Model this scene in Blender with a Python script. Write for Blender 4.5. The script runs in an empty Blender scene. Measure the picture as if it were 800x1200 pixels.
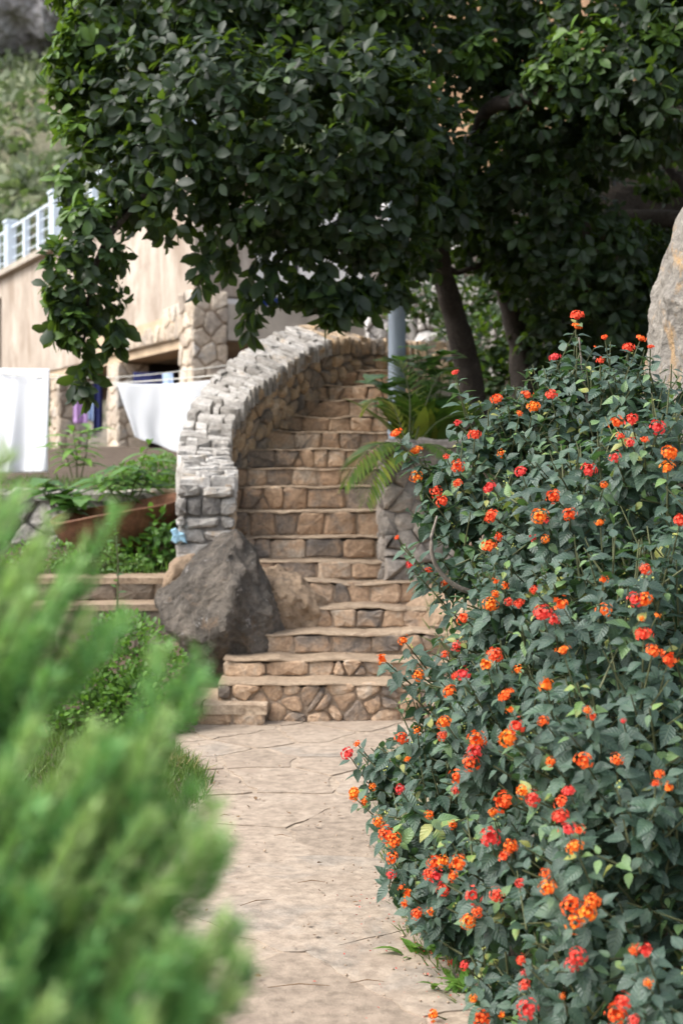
import bpy, math, random
import numpy as np
from mathutils import Vector, Matrix, noise as mnoise

SC = bpy.context.scene
COL = SC.collection
rnd = random.Random(7)
rng = np.random.default_rng(11)
R = math.radians

# ------------------------------------------------------------------ camera
FPX = 1667.0            # focal length in pixels of an 800 px wide frame
CZ = 1.6
cam = bpy.data.cameras.new('camera')
cam.sensor_fit = 'HORIZONTAL'; cam.sensor_width = 24.0; cam.lens = 50.0
cam.shift_y = -0.05
cam.clip_start = 0.05; cam.clip_end = 1500
cam.dof.use_dof = True; cam.dof.focus_distance = 5.5; cam.dof.aperture_fstop = 3.0
camo = bpy.data.objects.new('camera', cam); COL.objects.link(camo)
camo.location = (0, 0, CZ); camo.rotation_euler = (R(90), 0, 0)
SC.camera = camo

# ------------------------------------------------------------------ sky and sun
SUN_EL, SUN_AZ = 50.0, -108.0     # azimuth from +Y towards +X
w = bpy.data.worlds.new('World'); SC.world = w; w.use_nodes = True
nt = w.node_tree; nt.nodes.clear()
wo = nt.nodes.new('ShaderNodeOutputWorld'); bg = nt.nodes.new('ShaderNodeBackground')
sky = nt.nodes.new('ShaderNodeTexSky'); sky.sky_type = 'NISHITA'; sky.sun_disc = False
sky.sun_elevation = R(SUN_EL); sky.sun_rotation = R(SUN_AZ)
sky.air_density = 1.0; sky.dust_density = 3.0; sky.ozone_density = 1.0
hs = nt.nodes.new('ShaderNodeHueSaturation'); hs.inputs['Saturation'].default_value = 0.4
nt.links.new(sky.outputs[0], hs.inputs['Color']); nt.links.new(hs.outputs[0], bg.inputs[0])
bg.inputs[1].default_value = 0.15
nt.links.new(bg.outputs[0], wo.inputs[0])
sl = bpy.data.lights.new('sun', 'SUN'); sl.energy = 1.3; sl.angle = R(30); sl.color = (1.0, 0.96, 0.90)
so = bpy.data.objects.new('sun', sl); COL.objects.link(so)
sd = Vector((math.sin(R(SUN_AZ)) * math.cos(R(SUN_EL)), math.cos(R(SUN_AZ)) * math.cos(R(SUN_EL)), math.sin(R(SUN_EL))))
so.rotation_euler = sd.to_track_quat('Z', 'Y').to_euler()
vs = SC.view_settings
vs.view_transform = 'Standard'; vs.look = 'None'; vs.gamma = 1.0; vs.use_curve_mapping = False
vs.exposure = 1.4
SC.render.engine = 'CYCLES'
SC.cycles.use_denoising = True
SC.cycles.max_bounces = 6; SC.cycles.diffuse_bounces = 3; SC.cycles.glossy_bounces = 2
SC.cycles.transmission_bounces = 4; SC.cycles.transparent_max_bounces = 4
SC.cycles.caustics_reflective = False; SC.cycles.caustics_refractive = False

# ------------------------------------------------------------------ helpers
def P(px, py, d):
    """world point seen at pixel (px, py) of the 800x1200 picture at distance d along Y"""
    return Vector(((px - 400) * d / FPX, d, CZ - (py - 560) * d / FPX))

def tag(o, label=None, cat=None, group=None, kind=None):
    if label: o['label'] = label
    if cat: o['category'] = cat
    if group: o['group'] = group
    if kind: o['kind'] = kind
    return o

def empty(name, loc=(0, 0, 0)):
    o = bpy.data.objects.new(name, None); COL.objects.link(o); o.location = loc
    o.empty_display_size = 0.1
    return o

def link(name, me, mat=None, parent=None):
    o = bpy.data.objects.new(name, me); COL.objects.link(o)
    if mat is not None and not me.materials: me.materials.append(mat)
    if parent is not None:
        o.parent = parent
        o.matrix_parent_inverse = Matrix.Translation(-WLOC(parent))
    return o

def WLOC(o):
    v = Vector(o.location)
    if o.parent: v = v + o.matrix_parent_inverse.translation + WLOC(o.parent)
    return v

def mesh(name, V, F, mat=None, parent=None, smooth=False, lf=None, center=False):
    """V (n,3), F list of faces or an int array (m,k); one mesh object in world coordinates"""
    V = np.asarray(V, dtype=np.float64)
    me = bpy.data.meshes.new(name)
    loc = np.zeros(3)
    if center:
        loc = V.mean(0); V = V - loc
    if isinstance(F, np.ndarray): groups = [F]
    elif len(F) and isinstance(F[0], np.ndarray) and F[0].ndim == 2: groups = F
    else: groups = None
    if groups is None:
        me.from_pydata(V.tolist(), [], [list(f) for f in F])
    else:
        nl = sum(g.size for g in groups); nf = sum(len(g) for g in groups)
        me.vertices.add(len(V)); me.vertices.foreach_set('co', V.astype(np.float32).ravel())
        me.loops.add(nl); me.polygons.add(nf)
        me.loops.foreach_set('vertex_index', np.concatenate([g.ravel() for g in groups]).astype(np.int32))
        st = []; tot = []; o_ = 0
        for g in groups:
            k = g.shape[1]
            st.append(o_ + np.arange(len(g)) * k); tot.append(np.full(len(g), k)); o_ += g.size
        me.polygons.foreach_set('loop_start', np.concatenate(st).astype(np.int32))
        try: me.polygons.foreach_set('loop_total', np.concatenate(tot).astype(np.int32))
        except Exception: pass
        me.update(calc_edges=True)
    if lf is not None:
        a = me.attributes.new('lf', 'FLOAT_VECTOR', 'POINT')
        a.data.foreach_set('vector', np.asarray(lf, dtype=np.float32).ravel())
    if smooth: me.polygons.foreach_set('use_smooth', np.ones(len(me.polygons), dtype=bool))
    me.validate(); me.update()
    o = link(name, me, mat, None)
    o.location = loc
    if parent is not None:
        o.parent = parent; o.matrix_parent_inverse = Matrix.Translation(-WLOC(parent))
    return o

class MB:
    def __init__(s): s.V = []; s.F = []
    def add(s, V, F):
        k = len(s.V); s.V += [tuple(v) for v in V]; s.F += [[i + k for i in f] for f in F]
    def box(s, c, sz, ax=None, jit=0.0, ch=0.0):
        """box at centre c with half sizes sz; ax = 3 axis vectors"""
        ax = ax or (Vector((1, 0, 0)), Vector((0, 1, 0)), Vector((0, 0, 1)))
        c = Vector(c); V = []
        for i in (-1, 1):
            for j in (-1, 1):
                for k in (-1, 1):
                    q = c + ax[0] * (i * sz[0]) + ax[1] * (j * sz[1]) + ax[2] * (k * sz[2])
                    if jit: q = q + Vector((rnd.uniform(-jit, jit), rnd.uniform(-jit, jit), rnd.uniform(-jit, jit)))
                    V.append(q)
        s.add(V, [(0, 1, 3, 2), (4, 6, 7, 5), (0, 4, 5, 1), (2, 3, 7, 6), (0, 2, 6, 4), (1, 5, 7, 3)])
    def tube(s, pts, rad, n=8, cap=True):
        pts = [Vector(p) for p in pts]
        if not hasattr(rad, '__len__'): rad = [rad] * len(pts)
        V = []; F = []; up = Vector((0.13, 0.21, 1)).normalized()
        for i, p in enumerate(pts):
            t = (pts[min(i + 1, len(pts) - 1)] - pts[max(i - 1, 0)]).normalized()
            a = t.cross(up)
            if a.length < 1e-3: a = t.cross(Vector((1, 0, 0)))
            a.normalize(); b = t.cross(a)
            for k in range(n):
                an = 2 * math.pi * k / n
                V.append(p + (a * math.cos(an) + b * math.sin(an)) * rad[i])
        for i in range(len(pts) - 1):
            for k in range(n):
                F.append((i * n + k, i * n + (k + 1) % n, (i + 1) * n + (k + 1) % n, (i + 1) * n + k))
        if cap:
            F.append(tuple(range(n))[::-1]); F.append(tuple(range((len(pts) - 1) * n, len(pts) * n)))
        s.add(V, F)
    def build(s, name, mat, parent=None, smooth=False, center=False):
        return mesh(name, s.V, s.F, mat, parent, smooth, center=center)

def spline(pts, n):
    """Catmull-Rom through pts, n samples per span"""
    pts = [np.asarray(p, dtype=float) for p in pts]; q = [2 * pts[0] - pts[1]] + pts + [2 * pts[-1] - pts[-2]]
    out = []
    for i in range(1, len(q) - 2):
        for k in range(n):
            t = k / n
            out.append(0.5 * ((2 * q[i]) + (-q[i - 1] + q[i + 1]) * t + (2 * q[i - 1] - 5 * q[i] + 4 * q[i + 1] - q[i + 2]) * t * t + (-q[i - 1] + 3 * q[i] - 3 * q[i + 1] + q[i + 2]) * t ** 3))
    out.append(pts[-1])
    return np.array(out)

# ------------------------------------------------------------------ materials
class NT:
    def __init__(s, name):
        s.m = bpy.data.materials.new(name); s.m.use_nodes = True
        s.t = s.m.node_tree; s.t.nodes.clear()
        s.out = s.n('ShaderNodeOutputMaterial')
    def n(s, ty, **kw):
        x = s.t.nodes.new(ty)
        for k, v in kw.items():
            if hasattr(x, k) and not k.startswith('i_'): setattr(x, k, v)
        return x
    def l(s, a, b): s.t.links.new(a, b)
    def pos(s): return s.n('ShaderNodeNewGeometry').outputs['Position']
    def noise(s, scale, detail=4, rough=0.6, vec=None, dist=0.0):
        x = s.n('ShaderNodeTexNoise'); x.inputs['Scale'].default_value = scale; x.inputs['Detail'].default_value = detail
        x.inputs['Roughness'].default_value = rough; x.inputs['Distortion'].default_value = dist
        s.l(vec if vec is not None else s.pos(), x.inputs['Vector']); return x.outputs['Fac']
    def ramp(s, fac, stops):
        x = s.n('ShaderNodeValToRGB'); e = x.color_ramp.elements
        while len(e) < len(stops): e.new(0.5)
        for el, (p, c) in zip(e, stops):
            el.position = p; el.color = (*c, 1) if len(c) == 3 else c
        s.l(fac, x.inputs['Fac']); return x.outputs['Color']
    def mix(s, fac, a, b, mode='MIX'):
        x = s.n('ShaderNodeMix'); x.data_type = 'RGBA'; x.blend_type = mode
        for v, i in ((fac, 0), (a, 6), (b, 7)):
            if isinstance(v, (int, float)): x.inputs[i].default_value = v
            elif isinstance(v, tuple): x.inputs[i].default_value = (*v, 1)
            else: s.l(v, x.inputs[i])
        return x.outputs[2]
    def math(s, op, a, b=0.0, clamp=False):
        x = s.n('ShaderNodeMath'); x.operation = op; x.use_clamp = clamp
        for v, i in ((a, 0), (b, 1)):
            if isinstance(v, (int, float)): x.inputs[i].default_value = v
            else: s.l(v, x.inputs[i])
        return x.outputs[0]
    def bump(s, h, strength=0.5, dist=0.02):
        x = s.n('ShaderNodeBump'); x.inputs['Strength'].default_value = strength; x.inputs['Distance'].default_value = dist
        s.l(h, x.inputs['Height']); return x.outputs['Normal']
    def bsdf(s, color, rough=0.8, normal=None, spec=0.3, metal=0.0):
        x = s.n('ShaderNodeBsdfPrincipled')
        if isinstance(color, tuple): x.inputs['Base Color'].default_value = (*color, 1)
        else: s.l(color, x.inputs['Base Color'])
        if isinstance(rough, (int, float)): x.inputs['Roughness'].default_value = rough
        else: s.l(rough, x.inputs['Roughness'])
        x.inputs['Specular IOR Level'].default_value = spec; x.inputs['Metallic'].default_value = metal
        if normal is not None: s.l(normal, x.inputs['Normal'])
        return x
    def done(s, sh):
        s.l(sh.outputs[0], s.out.inputs['Surface']); return s.m

def rock_mat(name, stops, scale=6.0, bump=0.6, rough=0.88, rand=0.6, speck=None, stain=None, dist=0.02):
    """stops: palette; per-object random picks from it and noise mottles it"""
    t = NT(name)
    oi = t.n('ShaderNodeObjectInfo').outputs['Random']
    n1 = t.noise(scale, 6, 0.65, dist=0.6); n2 = t.noise(scale * 6, 5, 0.7)
    f = t.math('ADD', t.math('MULTIPLY', oi, rand), t.math('MULTIPLY', t.math('SUBTRACT', n1, 0.5), 1.6))
    f = t.math('ADD', f, (1 - rand) * 0.5, clamp=True)
    c = t.ramp(f, stops)
    g = t.ramp(n2, [(0.3, (0.62, 0.6, 0.58)), (0.62, (1.12, 1.1, 1.08))])
    c = t.mix(1.0, c, g, 'MULTIPLY')
    if stain:
        n3 = t.noise(stain[1], 5, 0.7, dist=1.0)
        k = t.ramp(n3, [(stain[2], (0, 0, 0)), (stain[2] + 0.12, (1, 1, 1))])
        c = t.mix(k, c, stain[0])
    if speck:
        v = t.noise(speck[1], 3, 0.8)
        k = t.ramp(v, [(speck[2], (0, 0, 0)), (speck[2] + 0.08, (1, 1, 1))])
        c = t.mix(k, c, speck[0])
    h = t.math('ADD', t.math('MULTIPLY', n1, 0.8), t.math('MULTIPLY', n2, 0.5))
    return t.done(t.bsdf(c, rough, t.bump(h, bump, dist), 0.25))

def plain_mat(name, color, rough=0.6, var=0.12, scale=8, spec=0.35, metal=0.0, bump=0.15, streak=None):
    t = NT(name)
    n = t.noise(scale, 5, 0.65)
    a = tuple(c * (1 - var) for c in color); b = tuple(min(1, c * (1 + var)) for c in color)
    c = t.ramp(n, [(0.3, a), (0.7, b)])
    if streak:
        mp = t.n('ShaderNodeMapping'); mp.inputs['Scale'].default_value = streak[1]
        t.l(t.pos(), mp.inputs['Vector'])
        s = t.noise(1.0, 6, 0.7, vec=mp.outputs[0], dist=0.4)
        c = t.mix(t.ramp(s, [(streak[2], (0, 0, 0)), (streak[2] + 0.22, (0.85, 0.85, 0.85))]), c, streak[0])
    return t.done(t.bsdf(c, rough, t.bump(n, bump, 0.02), spec, metal))

def leaf_mat(name, stops, rough=0.42, spec=0.5, trans=0.25, tcol=(0.2, 0.4, 0.04), vein=0.0, veinn=9):
    """colour from the per-leaf tone kept in lf.z; lf.x across, lf.y along the leaf"""
    t = NT(name)
    at = t.n('ShaderNodeAttribute'); at.attribute_name = 'lf'
    sp = t.n('ShaderNodeSeparateXYZ'); t.l(at.outputs['Vector'], sp.inputs[0])
    tone = sp.outputs[2]
    nz = t.noise(9.0, 3)
    f = t.math('ADD', tone, t.math('MULTIPLY', t.math('SUBTRACT', nz, 0.5), 0.35), clamp=True)
    c = t.ramp(f, stops)
    nor = None
    if vein:
        ax = t.math('ABSOLUTE', sp.outputs[0])
        ph = t.math('SUBTRACT', sp.outputs[1], t.math('MULTIPLY', ax, 0.22))
        sv = t.math('SINE', t.math('MULTIPLY', ph, veinn * 6.283))
        mid = t.math('SUBTRACT', 1.0, t.math('MULTIPLY', ax, 9.0), clamp=True)
        vv = t.math('MAXIMUM', t.math('MULTIPLY', t.math('SUBTRACT', sv, 0.55), 1.6, clamp=True), mid)
        c = t.mix(t.math('MULTIPLY', vv, 0.22 * vein), c, (0.25, 0.34, 0.16))
        nor = t.bump(t.math('SUBTRACT', 1.0, t.math('MAXIMUM', t.math('MULTIPLY', t.math('ADD', sv, 1.0), 0.5), mid)), 0.5 * vein, 0.004)
    b = t.bsdf(c, rough, nor, spec)
    tr = t.n('ShaderNodeBsdfTranslucent')
    t.l(t.mix(1.0, t.mix(0.5, c, tcol), (1.5, 1.5, 1.2), 'MULTIPLY'), tr.inputs['Color'])
    mx = t.n('ShaderNodeMixShader'); mx.inputs[0].default_value = trans
    t.l(b.outputs[0], mx.inputs[1]); t.l(tr.outputs[0], mx.inputs[2])
    return t.done(mx)

M = {}
M['tan'] = rock_mat('tan_stone', [(0.0, (0.15, 0.13, 0.115)), (0.25, (0.28, 0.22, 0.17)), (0.5, (0.40, 0.272, 0.178)), (0.75, (0.48, 0.34, 0.23)), (1.0, (0.45, 0.37, 0.29))], 7, 0.9, rand=0.8, stain=((0.13, 0.115, 0.10), 2.2, 0.6))
M['wallstone'] = rock_mat('wall_stone', [(0.0, (0.18, 0.16, 0.14)), (0.35, (0.36, 0.295, 0.23)), (0.65, (0.50, 0.36, 0.225)), (1.0, (0.62, 0.5, 0.37))], 8, 0.9, rand=0.85)
M['cap'] = rock_mat('pale_cap_stone', [(0.0, (0.25, 0.235, 0.215)), (0.35, (0.42, 0.40, 0.375)), (0.75, (0.56, 0.545, 0.525)), (1.0, (0.47, 0.40, 0.32))], 6, 0.9, rand=0.7, speck=((0.2, 0.195, 0.19), 14, 0.6))
M['grey'] = rock_mat('grey_stone', [(0.0, (0.17, 0.16, 0.15)), (0.4, (0.30, 0.285, 0.265)), (0.75, (0.43, 0.41, 0.38)), (1.0, (0.44, 0.33, 0.23))], 6, 0.9, rand=0.85, stain=((0.15, 0.14, 0.125), 5, 0.6))
M['mortar'] = rock_mat('mortar', [(0.0, (0.27, 0.205, 0.15)), (1.0, (0.43, 0.335, 0.25))], 9, 0.7)
M['greymortar'] = rock_mat('grey_mortar', [(0.0, (0.16, 0.15, 0.14)), (1.0, (0.34, 0.32, 0.30))], 9, 0.8)
M['tread'] = rock_mat('tread_mortar', [(0.0, (0.26, 0.195, 0.135)), (0.5, (0.36, 0.275, 0.195)), (1.0, (0.46, 0.36, 0.265))], 6, 0.7, stain=((0.22, 0.155, 0.105), 4.0, 0.54))
M['flag'] = rock_mat('flagstone', [(0.0, (0.265, 0.215, 0.168)), (0.4, (0.315, 0.256, 0.20)), (0.8, (0.35, 0.288, 0.228)), (1.0, (0.295, 0.255, 0.212))], 2.6, 0.9, rand=0.75, stain=((0.285, 0.222, 0.17), 1.7, 0.57), speck=((0.17, 0.13, 0.105), 30, 0.66), dist=0.015)
M['flagjoint'] = rock_mat('path_mortar', [(0.0, (0.27, 0.215, 0.16)), (1.0, (0.43, 0.355, 0.28))], 4, 0.6, rand=0.1)
M['boulder'] = rock_mat('dark_boulder', [(0.0, (0.035, 0.031, 0.027)), (0.45, (0.10, 0.088, 0.075)), (1.0, (0.24, 0.205, 0.17))], 5, 1.0, rand=0.0, speck=((0.27, 0.25, 0.23), 9, 0.63), stain=((0.20, 0.14, 0.095), 2.8, 0.59), dist=0.06)
M['brownrock'] = rock_mat('brown_rock', [(0.0, (0.16, 0.115, 0.08)), (0.5, (0.30, 0.22, 0.15)), (1.0, (0.42, 0.31, 0.21))], 4.0, 1.0, rand=0.1, stain=((0.15, 0.13, 0.115), 2.5, 0.58), dist=0.04)
M['sandrock'] = rock_mat('sandy_rock', [(0.0, (0.24, 0.165, 0.105)), (0.5, (0.40, 0.29, 0.20)), (1.0, (0.5, 0.38, 0.27))], 4.0, 0.9, rand=0.1, stain=((0.2, 0.14, 0.1), 2.5, 0.62), dist=0.03)
M['slab'] = rock_mat('grey_slab_rock', [(0.0, (0.15, 0.14, 0.125)), (0.5, (0.25, 0.232, 0.205)), (1.0, (0.35, 0.325, 0.285))], 5.0, 1.0, rand=0.1, stain=((0.36, 0.23, 0.11), 2.6, 0.55), speck=((0.22, 0.21, 0.19), 20, 0.64), dist=0.04)
M['shaderock'] = rock_mat('shade_dark_rock', [(0.0, (0.016, 0.013, 0.01)), (0.6, (0.038, 0.03, 0.023)), (1.0, (0.08, 0.064, 0.05))], 1.5, 1.0, rand=0.0, dist=0.08)  # darkened so the shade of the hollow is in the rock's colour
M['umber'] = rock_mat('umber_stone', [(0.0, (0.11, 0.095, 0.08)), (0.5, (0.19, 0.155, 0.12)), (1.0, (0.28, 0.22, 0.165))], 5, 0.8, rand=0.7)
M['soil'] = rock_mat('soil', [(0.0, (0.05, 0.036, 0.025)), (1.0, (0.14, 0.105, 0.075))], 6, 0.8, rand=0.0)
M['bank'] = rock_mat('earth_bank', [(0.0, (0.16, 0.10, 0.06)), (0.6, (0.34, 0.21, 0.12)), (1.0, (0.42, 0.30, 0.2))], 0.8, 0.9, rand=0.0, dist=0.1)
def stucco_mat():
    t = NT('stucco')
    def st(sc_, th):
        mp = t.n('ShaderNodeMapping'); mp.inputs['Scale'].default_value = sc_; t.l(t.pos(), mp.inputs['Vector'])
        return t.ramp(t.noise(1.0, 7, 0.72, vec=mp.outputs[0], dist=0.5), [(th, (0, 0, 0)), (th + 0.16, (1, 1, 1))])
    c = t.ramp(t.noise(0.9, 6, 0.7), [(0.3, (0.33, 0.275, 0.225)), (0.7, (0.48, 0.405, 0.335))])
    c = t.mix(st((0.9, 0.9, 0.22), 0.5), c, (0.62, 0.55, 0.47))
    c = t.mix(st((1.1, 1.1, 0.34), 0.5), c, (0.27, 0.205, 0.155))
    c = t.mix(st((0.6, 0.6, 0.9), 0.6), c, (0.34, 0.27, 0.21))
    return t.done(t.bsdf(c, 0.92, t.bump(t.noise(14, 5, 0.7), 0.4, 0.02), 0.12))
M['stucco'] = stucco_mat()
M['concrete'] = plain_mat('concrete', (0.42, 0.37, 0.31), 0.9, 0.18, 2.5, 0.15, streak=((0.2, 0.17, 0.14), (3, 3, 0.5), 0.55))
M['soffit'] = plain_mat('soffit_plaster', (0.5, 0.38, 0.26), 0.9, 0.15, 3, 0.15)
M['pillarstone'] = rock_mat('pillar_stone', [(0.0, (0.36, 0.31, 0.26)), (0.4, (0.54, 0.45, 0.35)), (0.7, (0.60, 0.52, 0.42)), (1.0, (0.46, 0.45, 0.43))], 3, 0.7, rand=0.9)
M['dark'] = plain_mat('shade_dark_interior', (0.035, 0.03, 0.028), 0.9, 0.3, 2)  # near black paints the shade seen inside the house openings
M['white'] = plain_mat('white_wall_paint', (0.78, 0.78, 0.78), 0.8, 0.05, 2, 0.2)
M['rail'] = plain_mat('pale_blue_paint', (0.62, 0.70, 0.78), 0.5, 0.08, 6, 0.4)
M['black'] = plain_mat('black_metal', (0.02, 0.02, 0.022), 0.5, 0.2, 6, 0.4)
M['bluetub'] = plain_mat('blue_plastic', (0.02, 0.07, 0.5), 0.35, 0.1, 6, 0.5)
M['lightblue'] = plain_mat('light_blue_paint', (0.36, 0.60, 0.76), 0.6, 0.25, 14)
M['pole'] = plain_mat('grey_blue_pole', (0.25, 0.30, 0.36), 0.45, 0.1, 5, 0.5, streak=((0.14, 0.15, 0.16), (9, 9, 1.0), 0.6))
M['rust'] = rock_mat('rusty_iron', [(0.0, (0.07, 0.035, 0.022)), (0.6, (0.16, 0.075, 0.04)), (1.0, (0.24, 0.13, 0.075))], 5, 0.4, 0.7, rand=0.0)
M['brick'] = rock_mat('red_brick', [(0.0, (0.15, 0.075, 0.055)), (0.6, (0.26, 0.125, 0.085)), (1.0, (0.3, 0.2, 0.15))], 9, 0.6, rand=0.8)
M['bark'] = rock_mat('bark', [(0.0, (0.025, 0.021, 0.018)), (0.6, (0.058, 0.048, 0.04)), (1.0, (0.115, 0.098, 0.083))], 9, 1.0, rand=0.1, dist=0.03)
M['palebark'] = rock_mat('pale_bark', [(0.0, (0.14, 0.12, 0.10)), (1.0, (0.34, 0.30, 0.26))], 9, 0.8, rand=0.1)
M['twig'] = plain_mat('green_brown_twig', (0.10, 0.11, 0.05), 0.7, 0.3, 12)
M['rope'] = plain_mat('line_cord', (0.7, 0.68, 0.62), 0.7)
M['navy'] = plain_mat('navy_cloth', (0.015, 0.02, 0.09), 0.9)
M['lilac'] = plain_mat('lilac_cloth', (0.42, 0.26, 0.5), 0.9)
M['paleblue'] = plain_mat('pale_blue_cloth', (0.4, 0.52, 0.75), 0.9)
M['dryleaf'] = plain_mat('dry_leaf', (0.16, 0.095, 0.05), 0.8, 0.4, 20)
M['petal'] = plain_mat('fallen_petal', (0.42, 0.06, 0.04), 0.6, 0.3, 30)

def cloth_mat():
    t = NT('white_cotton')
    n = t.noise(40, 3)
    b = t.bsdf((0.88, 0.89, 0.91), 0.9, t.bump(n, 0.1, 0.004), 0.1)
    tr = t.n('ShaderNodeBsdfTranslucent'); tr.inputs['Color'].default_value = (0.85, 0.88, 0.92, 1)
    mx = t.n('ShaderNodeMixShader'); mx.inputs[0].default_value = 0.5
    t.l(b.outputs[0], mx.inputs[1]); t.l(tr.outputs[0], mx.inputs[2]); return t.done(mx)
M['cotton'] = cloth_mat()

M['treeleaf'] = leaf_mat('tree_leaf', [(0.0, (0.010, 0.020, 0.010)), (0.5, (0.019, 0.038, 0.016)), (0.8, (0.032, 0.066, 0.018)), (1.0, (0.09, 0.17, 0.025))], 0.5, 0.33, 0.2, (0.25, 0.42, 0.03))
M['lantleaf'] = leaf_mat('lantana_leaf', [(0.0, (0.026, 0.052, 0.038)), (0.5, (0.046, 0.085, 0.064)), (0.8, (0.07, 0.125, 0.075)), (0.97, (0.15, 0.26, 0.07)), (1.0, (0.26, 0.27, 0.07))], 0.46, 0.5, 0.16, (0.15, 0.35, 0.06), vein=0.7, veinn=7)
M['shrubleaf'] = leaf_mat('shrub_leaf', [(0.0, (0.05, 0.11, 0.02)), (0.6, (0.10, 0.20, 0.035)), (1.0, (0.17, 0.31, 0.06))], 0.45, 0.4, 0.25)
M['palm'] = leaf_mat('palm_leaf', [(0.0, (0.035, 0.075, 0.015)), (0.6, (0.08, 0.14, 0.025)), (1.0, (0.30, 0.30, 0.04))], 0.45, 0.4, 0.25)
M['broad'] = leaf_mat('broad_leaf', [(0.0, (0.03, 0.085, 0.02)), (0.6, (0.06, 0.15, 0.03)), (1.0, (0.12, 0.24, 0.05))], 0.4, 0.5, 0.25, vein=0.5)
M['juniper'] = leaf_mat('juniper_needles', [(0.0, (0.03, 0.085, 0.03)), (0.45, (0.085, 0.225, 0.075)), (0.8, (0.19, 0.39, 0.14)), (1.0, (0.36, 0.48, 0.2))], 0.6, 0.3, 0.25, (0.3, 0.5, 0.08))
M['grass'] = leaf_mat('grass_blades', [(0.0, (0.045, 0.075, 0.018)), (0.6, (0.085, 0.14, 0.03)), (0.9, (0.13, 0.19, 0.05)), (1.0, (0.33, 0.26, 0.13))], 0.6, 0.3, 0.2)
M['hillleaf'] = leaf_mat('hazed_hill_scrub', [(0.0, (0.10, 0.12, 0.08)), (0.5, (0.16, 0.185, 0.115)), (1.0, (0.25, 0.265, 0.16))], 0.7, 0.2, 0.15)  # scrub colours lightened to paint in distance haze

def flower_mat():
    t = NT('lantana_petals')
    at = t.n('ShaderNodeAttribute'); at.attribute_name = 'lf'
    sp = t.n('ShaderNodeSeparateXYZ'); t.l(at.outputs['Vector'], sp.inputs[0])
    oi = t.n('ShaderNodeObjectInfo').outputs['Random']
    outer = t.ramp(oi, [(0.0, (0.74, 0.06, 0.07)), (0.2, (0.80, 0.075, 0.04)), (0.5, (0.85, 0.115, 0.025)), (1.0, (0.86, 0.18, 0.025))])
    inner = t.ramp(oi, [(0.0, (0.78, 0.09, 0.08)), (0.4, (0.86, 0.17, 0.035)), (1.0, (0.9, 0.32, 0.03))])
    f = t.math('ADD', sp.outputs[2], t.math('MULTIPLY', t.math('SUBTRACT', t.noise(60, 2), 0.5), 0.5), clamp=True)
    c = t.mix(f, inner, outer)
    b = t.bsdf(c, 0.6, None, 0.2)
    tr = t.n('ShaderNodeBsdfTranslucent'); t.l(c, tr.inputs['Color'])
    mx = t.n('ShaderNodeMixShader'); mx.inputs[0].default_value = 0.25
    t.l(b.outputs[0], mx.inputs[1]); t.l(tr.outputs[0], mx.inputs[2]); return t.done(mx)
M['flower'] = flower_mat()

# ------------------------------------------------------------------ stone pieces
def clip(poly, a, b):
    """keep the side of poly where a.x <= b"""
    out = []; n = len(poly)
    for i in range(n):
        p, q = poly[i], poly[(i + 1) % n]
        dp = a[0] * p[0] + a[1] * p[1] - b; dq = a[0] * q[0] + a[1] * q[1] - b
        if dp <= 0: out.append(p)
        if (dp < 0 < dq) or (dq < 0 < dp):
            t = dp / (dp - dq); out.append((p[0] + (q[0] - p[0]) * t, p[1] + (q[1] - p[1]) * t))
    return out

def voronoi(sites, rect, gap, asp=1.0, near=22):
    u0, u1, v0, v1 = rect
    S = np.array(sites); cells = []
    for i, s in enumerate(S):
        poly = [(u0, v0), (u1, v0), (u1, v1), (u0, v1)]
        dd = ((S - s) * np.array([1, asp])) ** 2
        idx = np.argsort(dd.sum(1))[1:near + 1]
        for j in idx:
            d = S[j] - s; L = math.hypot(*d)
            if L < 1e-6: continue
            nrm = d / L
            poly = clip(poly, nrm, float(nrm @ (s + S[j]) / 2 - gap / 2))
            if len(poly) < 3: break
        cells.append(poly if len(poly) >= 3 else None)
    return cells

def jit_sites(rect, du, dv, jitter=0.33, seed=1):
    r = random.Random(seed); u0, u1, v0, v1 = rect
    nu = max(1, round((u1 - u0) / du)); nv = max(1, round((v1 - v0) / dv)); S = []
    for j in range(nv):
        off = 0.5 * (j % 2)
        for i in range(nu + (1 if off else 0)):
            u = u0 + (i + 0.5 - off) * (u1 - u0) / nu; v = v0 + (j + 0.5) * (v1 - v0) / nv
            u += r.uniform(-jitter, jitter) * du; v += r.uniform(-jitter, jitter) * dv
            S.append((min(max(u, u0 + 0.01), u1 - 0.01), min(max(v, v0 + 0.005), v1 - 0.005)))
    return S

def coursed(rect, hr, wr, gap, seed):
    """rough courses of squared stones"""
    r = random.Random(seed); u0, u1, v0, v1 = rect; out = []; v = v0
    while v < v1 - 0.02:
        h = min(r.uniform(*hr), v1 - v)
        if v1 - v - h < 0.04: h = v1 - v
        u = u0 - r.uniform(0, wr[0] * 0.5)
        while u < u1 - 0.02:
            wd = r.uniform(*wr)
            if u1 - u - wd < 0.06: wd = u1 - u
            a, b = max(u, u0), min(u + wd, u1); j = lambda: r.uniform(-1, 1) * gap * 1.3
            if b - a > 0.04: out.append([(a + gap / 2 + j(), v + gap / 2 + j()), (b - gap / 2 + j(), v + gap / 2 + j()), (b - gap / 2 + j(), v + h - gap / 2 + j()), (a + gap / 2 + j(), v + h - gap / 2 + j())])
            u += wd
        v += h
    return out

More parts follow.
